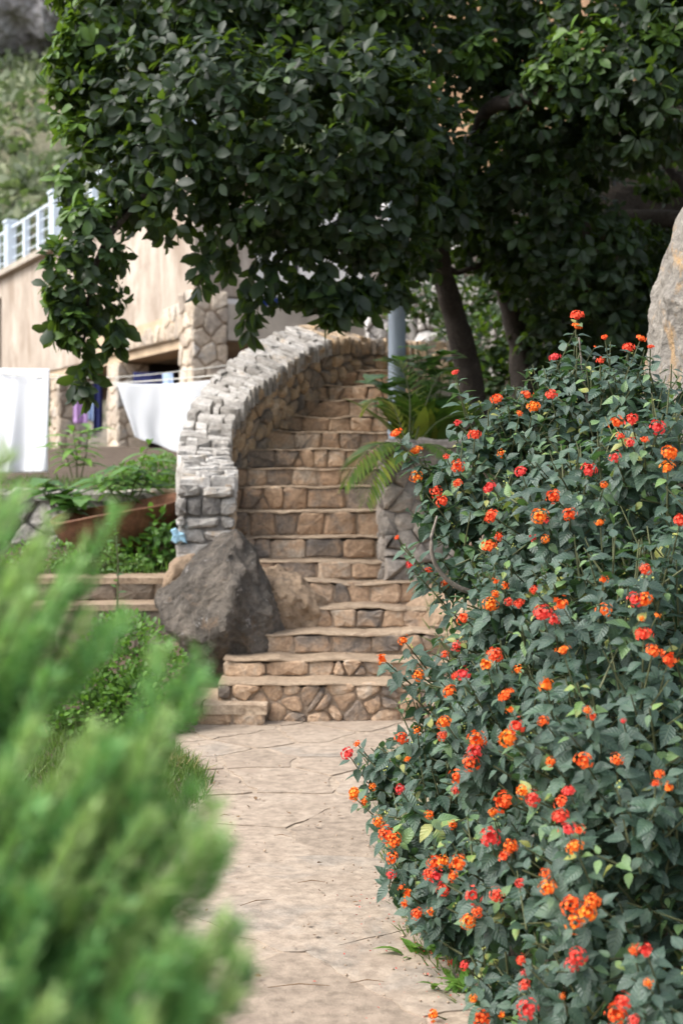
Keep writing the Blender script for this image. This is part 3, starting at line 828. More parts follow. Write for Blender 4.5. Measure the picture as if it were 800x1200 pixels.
# ---- rough stone pier on the right of the stairs
def pier():
    root = empty('stone_pier', (0.55, 10.9, 0.6)); tag(root, 'rough grey stone pier with whitish drips right of the steps', 'stone pier')
    x0, x1, y0, z0, z1 = 0.34, 0.98, 10.75, 0.55, 1.86
    m = MB(); m.box(((x0 + x1) / 2, y0 + 0.33, (z0 + z1) / 2), ((x1 - x0) / 2 - 0.01, 0.31, (z1 - z0) / 2)); m.build('pier_core', M['greymortar'], root)
    t_mat = rock_mat('dripped_grey_stone', [(0.0, (0.15, 0.135, 0.12)), (0.5, (0.27, 0.24, 0.21)), (1.0, (0.38, 0.33, 0.28))], 6, 1.0, stain=((0.6, 0.58, 0.57), 3.2, 0.63))
    rect = (x0 - .02, x1 + .02, z0, z1)
    for k, c in enumerate(voronoi(jit_sites(rect, 0.15, 0.13, 0.6, 31), rect, 0.004)):
        if c: stone('face_stone', c, lambda u, v, w_: (u, y0 + 0.02 - w_ + 0.05 * math.sin(v * 5), v), 0.02 + 0.09 * rnd.random(), 0.12, 0.03, t_mat, root, seed=6000 + k, rough=0.02, inset=0.7, chaikin=False)
    rect = (y0, y0 + 0.62, z0, z1)
    for k, c in enumerate(voronoi(jit_sites(rect, 0.2, 0.17, 0.4, 32), rect, 0.014)):
        if c: stone('face_stone', c, lambda u, v, w_: (x0 + 0.01 - w_, u, v), 0.03 + 0.04 * rnd.random(), 0.05, 0.02, t_mat, root, seed=6100 + k, rough=0.012, inset=0.75)
    rect = (x0, x1, y0, y0 + 0.62)
    for k, c in enumerate(voronoi(jit_sites(rect, 0.25, 0.25, 0.4, 33), rect, 0.014)):
        if c: stone('cap_stone', c, lambda u, v, w_: (u, v, z1 - 0.01 + w_), 0.04, 0.03, 0.01, t_mat, root, seed=6200 + k)
pier()

# ---- low brick wall behind the lantana
def brick_wall():
    root = empty('brick_wall', (1.2, 10.2, 0.6)); tag(root, 'low red brick wall glimpsed behind the lantana', 'brick wall')
    y0 = 10.35; m = MB(); m.box((1.55, y0 + 0.08, 0.82), (0.62, 0.07, 0.38)); m.build('mortar_core', M['mortar'], root)
    me = None
    for j in range(10):
        for i in range(6):
            x = 0.94 + i * 0.215 + (0.107 if j % 2 else 0)
            if x > 2.1: continue
            if me is None:
                q = MB(); q.box((0, 0, 0), (0.1, 0.055, 0.031), jit=0.002); o = q.build('brick', M['brick'], root); me = o.data
            else: o = link('brick', me, None, root)
            o.location = (x + 0.1, y0 + 0.055 + rnd.uniform(-.006, .006), 0.47 + j * 0.077)
            o.rotation_euler = (0, rnd.uniform(-.02, .02), rnd.uniform(-.03, .03))
brick_wall()

# ---- garden steps on the left
def garden_steps():
    root = empty('garden_steps', (-1.8, 10.6, 0.4)); tag(root, 'two low stone garden steps left of the dark boulder', 'garden steps')
    for i, (d, z, zb) in enumerate([(10.55, 0.665, 0.30), (10.88, 0.84, 0.66)]):
        x0, x1 = -2.7, -1.22
        m = MB(); m.box(((x0 + x1) / 2, d + 0.25, (z + zb) / 2 - 0.02), ((x1 - x0) / 2, 0.235, (z - zb) / 2)); s = m.build('step', M['mortar'], root)
        rect = (x0, x1, zb, z - 0.03); r2 = random.Random(60 + i); S = []; u = x0
        while u < x1:
            wd = r2.uniform(0.2, 0.42); S.append((u + wd / 2, (zb + z) / 2)); u += wd
        for k, c in enumerate(voronoi(S, rect, 0.014)):
            if c: stone('riser_stone', c, lambda u, v, w_: (u, d + 0.012 - w_, v), 0.03, 0.03, 0.012, M['umber'], s, seed=7000 + 40 * i + k, inset=0.86)
        rect = (x0, x1, d - 0.03, d + 0.5)
        for k, c in enumerate(voronoi(jit_sites(rect, 0.6, 0.6, 0.2, 61 + i), rect, 0.008)):
            if c: stone('slab_stone', c, lambda u, v, w_: (u, v, z - 0.04 + w_), 0.04, 0.01, 0.004, M['tread'], s, seed=7100 + 40 * i + k, flat=True, inset=0.95)
garden_steps()

# ---- low grey retaining wall and rusty bowl on the left terrace
def low_wall():
    root = empty('low_stone_wall', (-2.4, 13, 0.8)); tag(root, 'low dry grey stone wall behind the rusty bowl', 'stone wall')
    x0, x1, y0, z0, z1 = -4.3, -1.42, 12.95, 0.75, 1.47
    m = MB(); m.box(((x0 + x1) / 2, y0 + 0.2, (z0 + z1) / 2 - 0.02), ((x1 - x0) / 2, 0.18, (z1 - z0) / 2)); m.build('wall_core', M['greymortar'], root)
    rect = (x0, x1, z0, z1)
    for k, c in enumerate(voronoi(jit_sites(rect, 0.3, 0.2, 0.4, 71), rect, 0.02)):
        if c: stone('face_stone', c, lambda u, v, w_: (u, y0 + 0.02 - w_, v), 0.04 + 0.04 * rnd.random(), 0.04, 0.02, M['grey'], root, seed=7300 + k, rough=0.014, inset=0.78)
    rect = (x0, x1, y0 - 0.04, y0 + 0.4)
    for k, c in enumerate(voronoi(jit_sites(rect, 0.34, 0.22, 0.4, 72), rect, 0.02)):
        if c: stone('cap_stone', c, lambda u, v, w_: (u, v, z1 - 0.05 + w_), 0.05 + 0.03 * rnd.random(), 0.03, 0.02, M['grey'], root, seed=7400 + k, rough=0.014, inset=0.84)
low_wall()

def rusty_bowl():
    root = empty('rusty_bowl', P(158, 655, 12.2)); tag(root, 'big rusty iron bowl planter tilted beside the parapet', 'bowl planter')
    rr = 0.58; prof = []
    for k in range(11):
        a = k / 10 * R(86); prof.append((rr * math.sin(a), rr * 0.8 * (1 - math.cos(a))))
    outer = [(r_, z_) for r_, z_ in prof]
    inner = [(max(0.0, r_ - 0.018), z_ + 0.012) for r_, z_ in prof][::-1]
    pr = outer + [(rr + 0.012, outer[-1][1] + 0.012), (rr - 0.004, outer[-1][1] + 0.022)] + inner
    n = 40; V = []; F = []
    rot = Matrix.Rotation(R(5), 3, 'X') @ Matrix.Rotation(R(-10), 3, 'Y')
    b0 = P(150, 655, 12.2)
    for r_, z_ in pr:
        for k in range(n):
            a = 2 * math.pi * k / n; v = rot @ Vector((r_ * math.cos(a), r_ * math.sin(a), z_ + 0.012 * math.sin(3 * a) * (r_ / rr) ** 2)); V.append(b0 + v)
    for j in range(len(pr) - 1):
        for k in range(n): F.append((j * n + k, j * n + (k + 1) % n, (j + 1) * n + (k + 1) % n, (j + 1) * n + k))
    mesh('bowl', V, F, M['rust'], root, smooth=True)
    V = [b0 + rot @ Vector((0, 0, 0.3))]; F = []
    for k in range(n):
        a = 2 * math.pi * k / n; V.append(b0 + rot @ Vector((0.445 * math.cos(a), 0.445 * math.sin(a), 0.27)))
    for k in range(n): F.append((0, 1 + k, 1 + (k + 1) % n))
    mesh('potting_soil', V, F, M['soil'], root)
rusty_bowl()

# ================================================================== HOUSE
HC = Vector((-2.52, 24.0, 0)); E1 = Vector((-.51, 1, 0)).normalized(); E2 = Vector((1, .51, 0)).normalized(); EZ = Vector((0, 0, 1))
def H(a, b, z): return HC + E1 * a + E2 * b + EZ * z
def hbox(m, a0, a1, b0, b1, z0, z1): m.box(H((a0 + a1) / 2, (b0 + b1) / 2, (z0 + z1) / 2), ((a1 - a0) / 2, (b1 - b0) / 2, (z1 - z0) / 2), (E1, E2, EZ))
def house():
    root = empty('hillside_house', H(0, 0, 2.0)); tag(root, 'beige stuccoed house with stone pillars and open ground floor', 'house')
    def part(name, mat, *boxes, parent=root):
        m = MB()
        for bx in boxes: hbox(m, *bx)
        return m.build(name, mat, parent)
    part('upper_wall', M['stucco'], (0.62, 13.55, 0.06, 0.34, 4.02, 6.66), (14.4, 19, 0.06, 0.34, 4.02, 6.66), (13.55, 14.4, 0.06, 0.34, 6.2, 6.66))
    part('side_wall', M['stucco'], (0.30, 0.62, 0.34, 1.3, 4.75, 6.66), (0.06, 0.62, 0.06, 0.34, 4.80, 6.66))
    part('room_wall', M['dark'], (13.4, 14.6, 1.2, 1.3, 4.0, 6.6))  # backs the upper opening, its shade painted in as near black
    part('floor_slab', M['concrete'], (-0.12, 19, -0.12, 1.3, 6.663, 6.80))
    part('soffit_beam', M['soffit'], (0.64, 19, 0.10, 0.75, 3.86, 4.015))
    part('ceiling_slab', M['concrete'], (0.4, 19, 0.76, 9.5, 3.95, 4.15))
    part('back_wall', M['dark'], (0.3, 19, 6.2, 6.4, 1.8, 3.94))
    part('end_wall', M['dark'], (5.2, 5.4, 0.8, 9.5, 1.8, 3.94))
    part('ground_floor', M['concrete'], (-0.5, 19, -0.4, 9.6, 1.9, 2.06))
    part('beam', M['concrete'], (0.02, 0.38, 0.66, 9.5, 3.96, 4.58))
    part('terrace_floor', M['concrete'], (0.39, 6.0, 0.77, 9.5, 4.17, 4.5))
    part('terrace_wall', M['white'], (4.2, 4.4, 1.32, 9.5, 4.52, 7.2))
    # rubble band along the foot of the upper wall near the corner
    rect = (0.62, 5.5, 4.03, 4.62)
    band = part('stone_band', M['soffit'], (0.63, 5.45, 0.035, 0.057, 4.03, 4.45))
    S = jit_sites(rect, 0.36, 0.24, 0.4, 81)
    for k, c in enumerate(voronoi(S, rect, 0.03)):
        if not c: continue
        cu = sum(p[0] for p in c) / len(c); cv = sum(p[1] for p in c) / len(c)
        if cv > 4.62 - 0.1 * cu: continue
        stone('band_stone', c, lambda u, v, w_: H(u, 0.037 - w_, v), 0.03, 0.01, 0.02, M['pillarstone'], band, seed=8000 + k, rough=0.02)
    # pillars clad in stone
    for i, (a, zt) in enumerate([(0.0, 4.78), (4.0, 4.0), (8.1, 4.0), (12.3, 4.0)]):
        p = part('pillar', M['mortar'], (a + 0.03, a + 0.61, 0.03, 0.61, 1.95, zt if i == 0 else 3.85))
        for face in (0, 1):
            rect = (0, 0.64, 2.0, zt if i == 0 else 3.84)
            S = jit_sites(rect, 0.27, 0.30, 0.42, 82 + i * 2 + face)
            for k, c in enumerate(voronoi(S, rect, 0.03)):
                if not c: continue
                mp = (lambda u, v, w_: H(a + u, 0.03 - w_, v)) if face == 0 else (lambda u, v, w_: H(a + 0.03 - w_, u, v))
                stone('pillar_stone', c, mp, 0.035 + 0.02 * rnd.random(), 0.02, 0.008, M['pillarstone'], p, seed=8100 + i * 100 + face * 50 + k, rough=0.02, inset=0.82)
    # railing on the slab
    rl = part('railing', M['rail'], *[(0, 19, 0.03, 0.05, z, z + 0.022) for z in (7.0, 7.25, 7.5)], (0, 19, 0.0, 0.07, 7.74, 7.79))
    for a in np.arange(0.0, 19, 4.1):
        a = float(a); w_ = 0.36
        m = MB()
        for (a0, a1) in ((a, a + 0.13), (a + w_ - 0.13, a + w_)): hbox(m, a0, a1, -0.1, 0.12, 6.80, 7.9)
        hbox(m, a - 0.03, a + w_ + 0.03, -0.13, 0.15, 7.9, 7.96)
        for z in (6.88, 7.22, 7.30, 7.68): hbox(m, a + 0.1, a + w_ - 0.1, -0.06, 0.08, z, z + 0.05)
        hbox(m, a + 0.165, a + 0.2, -0.05, 0.07, 6.93, 7.9)
        m.build('railing_post', M['rail'], rl)
        for f in (1.48, 2.74):
            q = MB(); hbox(q, a + f, a + f + 0.16, -0.03, 0.10, 6.80, 7.76); q.build('baluster', M['rail'], rl)
    # dark posts on the rear terrace
    for b in (2.15, 3.75):
        m = MB(); hbox(m, 0.5, 0.57, b, b + 0.07, 4.5, 6.9); m.build('terrace_post', M['black'], root)
house()

# ---- blue tub on the terrace
def tub():
    c = H(0.62, 1.75, 4.5); V = []; F = []; n = 20
    pr = [(0.0, 0.0), (0.17, 0.0), (0.22, 0.27), (0.24, 0.275), (0.24, 0.29), (0.205, 0.285), (0.16, 0.02), (0, 0.02)]
    for r_, z_ in pr:
        for k in range(n):
            a = 2 * math.pi * k / n; V.append((c.x + r_ * math.cos(a), c.y + r_ * math.sin(a), c.z + z_))
    for j in range(len(pr) - 1):
        for k in range(n): F.append((j * n + k, j * n + (k + 1) % n, (j + 1) * n + (k + 1) % n, (j + 1) * n + k))
    tag(mesh('washing_tub', V, F, M['bluetub'], smooth=True), 'blue plastic tub on the rear terrace of the house', 'tub')
tub()

# ---- laundry
def sheet(name, corners, nx, nz, fold, mat, label, cat, sag=0.0, seed=0, freq=9, group=None):
    """corners: top-left, top-right, bottom-left, bottom-right world points"""
    tl, tr, bl, br = [Vector(c) for c in corners]; V = []; F = []
    for j in range(nz + 1):
        t = j / nz
        for i in range(nx + 1):
            s = i / nx
            top = tl.lerp(tr, s); bot = bl.lerp(br, s)
            p = top.lerp(bot, t)
            p = p + Vector((0, 0, -sag * math.sin(math.pi * s) * (1 - 0.5 * t)))
            ph = s * freq + seed + 1.2 * mnoise.noise(Vector((s * 3, t * 1.2, seed)))
            amp = fold * (0.25 + t)
            p = p + Vector((0.25 * amp * math.cos(ph * 1.7), amp * (math.sin(ph) + 0.5 * math.sin(ph * 2.3 + t * 2)), 0))
            V.append(p)
    for j in range(nz):
        for i in range(nx): F.append((j * (nx + 1) + i, j * (nx + 1) + i + 1, (j + 1) * (nx + 1) + i + 1, (j + 1) * (nx + 1) + i))
    o = mesh(name, V, np.array(F), mat, smooth=True)
    so_ = o.modifiers.new('thickness', 'SOLIDIFY'); so_.thickness = 0.004
    return tag(o, label, cat, group)
sheet('bed_sheet', (P(-60, 430, 15.9), P(58, 432, 15.0), P(-65, 556, 15.9), P(56, 553, 15.0)), 50, 40, 0.05, M['cotton'], 'white bed sheet hanging straight at the far left of the clothesline', 'bed sheet', seed=1, freq=17)
sheet('bed_sheet', (P(137, 449, 15.3), P(300, 436, 14.2), P(158, 512, 15.3), P(290, 552, 14.2)), 60, 40, 0.05, M['cotton'], 'white sheet slung between the stone pillar and the parapet', 'bed sheet', sag=0.05, seed=4, freq=15)
def line(name, pts, r_, label):
    m = MB(); m.tube(spline(pts, 6), r_, 6); tag(m.build(name, M['rope'], smooth=True), label, 'clothesline')
line('clothesline', [P(-420, 400, 17.0), P(-90, 428, 15.9), P(60, 443, 15.0), P(137, 448.5, 15.3), P(300, 435, 14.2), P(330, 428, 14.1)], 0.006, 'pale cord clothesline carrying the white sheets')
line('clothesline', [P(-420, 396, 17.3), P(-90, 424, 16.2), P(60, 439, 15.9), P(150, 441, 15.6), P(330, 420, 15.4)], 0.005, 'thin pale upper clothesline behind the white sheets')
g = 'clothes hung under the house'
sheet('garment', (P(86, 452, 28.5), P(104, 452, 28.5), P(86, 496, 28.5), P(102, 498, 28.5)), 12, 12, 0.05, M['lilac'], 'lilac garment hanging in the shaded ground floor', 'garment', seed=2, group=g)
sheet('garment', (P(104, 460, 28.4), P(110, 460, 28.4), P(103, 492, 28.4), P(111, 494, 28.4)), 10, 12, 0.03, M['paleblue'], 'narrow pale blue garment beside the lilac one', 'garment', seed=3, group=g)
sheet('garment', (P(110, 440, 28.3), P(120, 440, 28.3), P(110, 505, 28.3), P(119, 506, 28.3)), 10, 14, 0.05, M['navy'], 'dark navy garment by the second stone pillar', 'garment', seed=5, group=g)
sheet('garment', (P(156, 436, 27.5), P(190, 436, 27.0), P(158, 458, 27.5), P(190, 460, 27.0)), 12, 10, 0.05, M['navy'], 'dark navy cloth under the beam above the white sheet', 'garment', seed=6, group=g)
sheet('garment', (P(190, 437, 26.2), P(203, 437, 26.0), P(191, 462, 26.2), P(203, 462, 26.0)), 10, 10, 0.04, M['paleblue'], 'pale blue cloth hanging left of the corner pillar', 'garment', seed=7, group=g)

# ---- rubble retaining wall uphill behind the tree
def uphill_wall():
    root = empty('retaining_wall', (2.0, 17.5, 2.5)); tag(root, 'pale rubble retaining wall uphill behind the tree trunks', 'retaining wall')
    x0, x1, y0, z0, z1 = 0.3, 9.0, 17.6, 2.3, 5.0
    m = MB(); m.box(((x0 + x1) / 2, y0 + 0.3, (z0 + z1) / 2), ((x1 - x0) / 2, 0.27, (z1 - z0) / 2)); m.build('wall_core', M['greymortar'], root)
    rect = (x0, x1, z0, z1); V = []; F = []
    S = jit_sites(rect, 0.24, 0.17, 0.65, 91)
    pale = rock_mat('pale_rubble', [(0.0, (0.3, 0.26, 0.23)), (0.5, (0.52, 0.5, 0.48)), (1.0, (0.72, 0.71, 0.7))], 1.6, 0.8, rand=0.9)
    for k, c in enumerate(voronoi(S, rect, 0.010)):
        if c: stone('face_stone', c, lambda u, v, w_: (u, y0 + 0.03 - w_, v), 0.05 + 0.05 * rnd.random(), 0.03, 0.03, pale, root, seed=9000 + k, rough=0.02, inset=0.75)
uphill_wall()

b = rock('hollow_shade_rock', [(560, 190), (640, 110), (760, 90), (900, 110), (960, 260), (900, 420), (760, 430), (640, 420), (590, 320)], 16.2, 1.6, M['shaderock'], sub=5, amp=0.22, freq=0.9, seed=21, cuts=22)  # dark backing added where the hollow behind the tree lies in shade
tag(b, 'rock backing behind the tree, coloured dark to stand for a shaded hollow', 'rock')

# ---- steel pole
def pole():
    root = empty('steel_pole', P(465, 520, 12.3)); tag(root, 'grey blue steel pole rising beside the top of the stairs', 'pole')
    p = P(465, 520, 12.3)
    m = MB(); m.tube([p + Vector((0, 0, z)) for z in (-0.6, 0, 1, 2, 3.2)], 0.076, 16); m.build('shaft', M['pole'], root, smooth=True)
    m = MB(); m.tube([p + Vector((0, 0, z)) for z in (0.08, 0.12)], 0.083, 16); m.build('collar', M['pole'], root)
pole()
#@@VEG

# ================================================================== TREE
def rosettes(pts, dirs, per=(5, 8), L=(0.088, 0.145), droop=0.4, tone=(0.35, 0.2)):
    """whorls of leaves at twig tips: returns pos, dir, up, scale, tone arrays"""
    n = len(pts); cnt = rng.integers(per[0], per[1] + 1, n); k = np.repeat(np.arange(n), cnt); m = len(k)
    ax = norm(dirs)[k]
    ph = rng.random(n)[k] * 6.283 + (np.arange(m) - np.repeat(np.cumsum(cnt) - cnt, cnt)) * 2.4 + rng.normal(0, 0.25, m)
    ref = np.where(np.abs(ax[:, 2:3]) > 0.9, np.array([[1.0, 0, 0]]), np.array([[0, 0, 1.0]]))
    a = norm(np.cross(ax, ref)); b = np.cross(ax, a)
    rad = a * np.cos(ph)[:, None] + b * np.sin(ph)[:, None]
    d = norm(ax * rng.uniform(0.15, 0.75, m)[:, None] + rad - np.array([0, 0, 1]) * rng.uniform(0, 2 * droop, m)[:, None])
    up = norm(ax + np.array([0, 0, 0.8]) + rng.normal(0, 0.35, (m, 3)))
    pos = pts[k] - ax * rng.uniform(0, 0.05, m)[:, None] + d * 0.015
    sc_ = rng.uniform(L[0], L[1], m) * rng.uniform(0.8, 1.1, n)[k]
    tn = np.clip(rng.normal(tone[0], tone[1], n)[k] + rng.normal(0, 0.08, m), 0, 1)
    return pos, d, up, sc_, tn

def split_leaves(A, nparts, key, mat, root, foliage, leafname='leaf', score=None):
    pos, d, up, s, tn = A
    if nparts:
        x, y = project(pos)
        inside = (x > 10) & (x < 790) & (y > 10) & (y < 1190)
        sc_ = np.where(inside, s / pos[:, 1] if score is None else score, -1e9)
        pick = np.argsort(-sc_)[:nparts]
        for i in pick: leaf_object(leafname, key, pos[i], d[i], up[i], s[i], tn[i], mat, root)
        keep = np.ones(len(pos), bool); keep[pick] = False
    else: keep = np.ones(len(pos), bool)
    o = leaves_mesh(foliage, LT[key], pos[keep], d[keep], up[keep], s[keep], tn[keep], mat, root)
    o['kind'] = 'stuff'
    return o

def front_score(pos, s, cell=26):
    """prefer the leaf nearest the camera in each patch of the view, spread over the plant"""
    x, y = project(pos)
    key = np.floor(x / cell).astype(int) * 1000 + np.floor(y / cell).astype(int)
    order = np.argsort(pos[:, 1]); sc_ = np.full(len(pos), -1e6); seen = {}
    for i in order:
        k = int(key[i]); c = seen.get(k, 0)
        if c < 1: sc_[i] = 10 - pos[i, 1] + s[i] * 10
        else: sc_[i] = -1000 * c - pos[i, 1]
        seen[k] = c + 1
    return sc_

def tree():
    base = P(556, 500, 13.0)
    root = empty('shade_tree', base); tag(root, 'big spreading tree with dark glossy leaves overhanging the stairs', 'tree')
    B = pxblobs([
        (130, 30, 10.7, 65), (215, 20, 11, 95), (310, 30, 11, 105), (400, 20, 11, 110), (505, 35, 11.5, 95), (610, 15, 11.8, 90), (720, 30, 11.5, 120), (800, 60, 11.3, 110),
        (105, 95, 10.5, 42), (170, 120, 10.5, 78), (260, 140, 10.2, 95), (350, 150, 10.2, 90), (430, 130, 10.4, 85), (490, 170, 11, 58), (585, 190, 11.8, 50), (660, 120, 11.2, 72), (755, 125, 11, 72), (640, 200, 11.6, 58),
        (130, 210, 10.3, 55), (195, 210, 10.2, 68), (240, 225, 10.2, 50), (300, 215, 10.2, 66), (370, 228, 10.4, 70), (445, 240, 10.7, 66), (520, 250, 11.3, 36),
        (625, 265, 12, 62), (690, 300, 12, 68), (620, 320, 12.4, 42), (740, 310, 12.2, 46), (710, 362, 12.3, 50), (655, 350, 12.4, 48), (770, 380, 12.6, 50),
        (108, 290, 10.0, 40), (90, 345, 10, 34), (120, 355, 10, 30), (108, 400, 10, 22), (72, 330, 9.9, 18),
        (262, 275, 10.5, 26), (236, 298, 10.3, 14), (315, 275, 10.5, 24), (370, 282, 10.5, 32), (430, 290, 10.7, 32), (470, 285, 11, 30),
        (560, 270, 12.6, 40), (500, 225, 11.6, 45), (575, 235, 12.2, 40), (545, 205, 12.4, 34), (600, 300, 12.9, 36), (690, 405, 12.8, 45), (640, 390, 13.2, 36), (750, 430, 12.8, 45), (490, 300, 12.0, 24), (555, 50, 11.5, 50), (800, 330, 12.6, 60), (690, 180, 13.3, 40), (775, 205, 13.2, 26), (790, 290, 13.0, 40), (610, 150, 13.0, 50), (660, 235, 13.4, 45)])
    pts, dr = blob_points(B, 5200, inner=0.12, hi=1.12, keepdeep=0.7)
    dr = norm(dr + np.array([0, -0.15, -0.05]) + rng.normal(0, 0.35, dr.shape))
    A = [rosettes(pts, dr, tone=(0.36, 0.17))]
    # leaves toned pale to paint sunlight along the outer left edge and the tips
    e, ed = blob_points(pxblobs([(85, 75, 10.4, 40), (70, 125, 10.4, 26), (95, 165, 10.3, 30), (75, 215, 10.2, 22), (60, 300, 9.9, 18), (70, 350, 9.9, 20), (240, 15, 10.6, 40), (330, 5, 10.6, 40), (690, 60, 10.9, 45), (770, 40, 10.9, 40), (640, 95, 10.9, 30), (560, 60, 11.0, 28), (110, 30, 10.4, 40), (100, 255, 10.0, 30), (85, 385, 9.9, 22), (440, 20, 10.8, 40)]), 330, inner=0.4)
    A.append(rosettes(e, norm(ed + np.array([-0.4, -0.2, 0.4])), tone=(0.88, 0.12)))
    # hanging shoots
    sh = [((100, 420), (96, 470), 10.0, 7), ((240, 300), (232, 340), 10.2, 4), ((300, 300), (287, 390), 10.5, 8), ((325, 300), (322, 360), 10.5, 5), ((345, 320), (358, 350), 10.5, 7), ((395, 330), (388, 378), 10.5, 10), ((372, 310), (378, 345), 10.5, 8), ((425, 320), (432, 365), 10.6, 7), ((405, 320), (416, 345), 10.7, 7), ((455, 310), (452, 345), 10.9, 6), ((80, 360), (60, 395), 9.9, 5), ((130, 370), (140, 405), 9.9, 5), ((270, 290), (268, 320), 10.4, 3), ((380, 330), (393, 372), 10.4, 9), ((440, 330), (440, 356), 10.6, 7), ((362, 330), (364, 352), 10.5, 7), ((310, 320), (300, 370), 10.4, 4), ((470, 330), (464, 350), 10.8, 6), ((415, 335), (408, 362), 10.5, 7)]
    hp = []; hd = []; tw = MB()
    for (x0, y0), (x1, y1), d, n in sh:
        a, b_ = P(x0, y0, d), P(x1, y1, d)
        tw.tube([a, a.lerp(b_, 0.5) + Vector((0.01, 0.02, 0)), b_], [0.006, 0.005, 0.003], 5)
        for k in range(n):
            q = a.lerp(b_, (k + 0.6) / n); hp.append(q + Vector((rnd.uniform(-.04, .04), rnd.uniform(-.06, .06), 0))); hd.append((rnd.uniform(-.4, .4), rnd.uniform(-.6, .2), -1))
    A.append(rosettes(np.array(hp), norm(np.array(hd, float)), per=(4, 6), L=(0.12, 0.19), droop=0.9, tone=(0.3, 0.15)))
    # the crown goes on above and beyond the frame
    U = pxblobs([(120, -90, 11.3, 110), (300, -110, 11.5, 140), (480, -120, 12, 150), (660, -120, 12, 150), (840, -90, 12, 150), (930, 80, 12, 130), (950, 260, 12.5, 120), (400, -110, 13.5, 120), (600, -90, 14, 130), (780, -60, 14, 130), (900, 160, 14, 90)])
    up_, ud = blob_points(U, 1500, inner=0.15)
    A.append(rosettes(up_, norm(ud + np.array([0, 0, 0.2])), L=(0.11, 0.17), tone=(0.4, 0.18)))
    A = [np.concatenate([a[i] for a in A]) for i in range(5)]
    split_leaves(A, 300, 'tree', M['treeleaf'], root, 'crown', score=front_score(A[0], A[3], 24))
    # trunk and limbs
    def limb(name, pts, rad, mat):
        m = MB(); q = spline([P(*p) for p in pts], 7); t = np.linspace(0, 1, len(q)); rr = np.interp(t, np.linspace(0, 1, len(rad)), rad)
        q = q + np.array([[0.02 * mnoise.noise(Vector((i * 0.4, k * 7.0, 0))) for k in range(3)] for i in range(len(q))])
        rr = rr * np.array([1 + 0.14 * mnoise.noise(Vector((i * 0.8, 3.3, 0))) for i in range(len(q))])
        m.tube(q, list(rr), 12); return m.build(name, mat, root, smooth=True)
    limb('trunk', [(560, 540, 13.0), (556, 500, 13.0), (550, 440, 12.9), (532, 370, 12.7), (516, 310, 12.5), (505, 250, 12.2), (480, 180, 11.8), (430, 120, 11.2)], [0.17, 0.135, 0.115, 0.105, 0.095, 0.085, 0.07, 0.05], M['bark'])
    limb('trunk', [(622, 540, 13.4), (618, 470, 13.4), (610, 400, 13.3), (590, 335, 13.0), (566, 275, 12.7), (548, 230, 12.4), (560, 150, 12.0), (600, 60, 11.8)], [0.2, 0.16, 0.125, 0.085, 0.075, 0.07, 0.06, 0.05], M['bark'])
    limb('trunk', [(640, 540, 13.8), (646, 440, 13.8), (660, 330, 13.6), (690, 270, 13.2), (760, 256, 12.6), (850, 262, 12.2)], [0.2, 0.17, 0.14, 0.1, 0.085, 0.07], M['bark'])
    limb('limb', [(538, 260, 12.4), (560, 150, 11.8), (582, 122, 11.2), (612, 117, 10.95), (642, 100, 10.9), (690, 60, 11.1)], [0.04, 0.05, 0.06, 0.055, 0.045, 0.03], M['bark'])
    limb('limb', [(505, 250, 12.2), (440, 215, 11.4), (350, 190, 10.8), (250, 170, 10.5), (160, 150, 10.4)], [0.08, 0.07, 0.055, 0.04, 0.02], M['bark'])
    limb('limb', [(430, 120, 11.2), (350, 70, 11), (260, 60, 10.8), (180, 80, 10.6)], [0.06, 0.05, 0.035, 0.015], M['bark'])
    limb('limb', [(250, 170, 10.5), (180, 220, 10.2), (120, 290, 10.0), (100, 380, 10.0), (100, 430, 10.0)], [0.035, 0.03, 0.02, 0.012, 0.006], M['bark'])
    limb('limb', [(516, 310, 12.5), (540, 318, 12.6), (580, 300, 12.6), (615, 262, 12.5)], [0.03, 0.025, 0.02, 0.012], M['bark'])
    limb('limb', [(440, 215, 11.4), (400, 260, 10.8), (350, 285, 10.6), (310, 320, 10.5)], [0.05, 0.04, 0.025, 0.012], M['bark'])
    limb('limb', [(770, 180, 12.2), (790, 205, 12.0), (815, 235, 11.8)], [0.03, 0.035, 0.04], M['bark'])
    o = tw.build('hanging_twigs', M['twig'], root); o['kind'] = 'stuff'
tree()

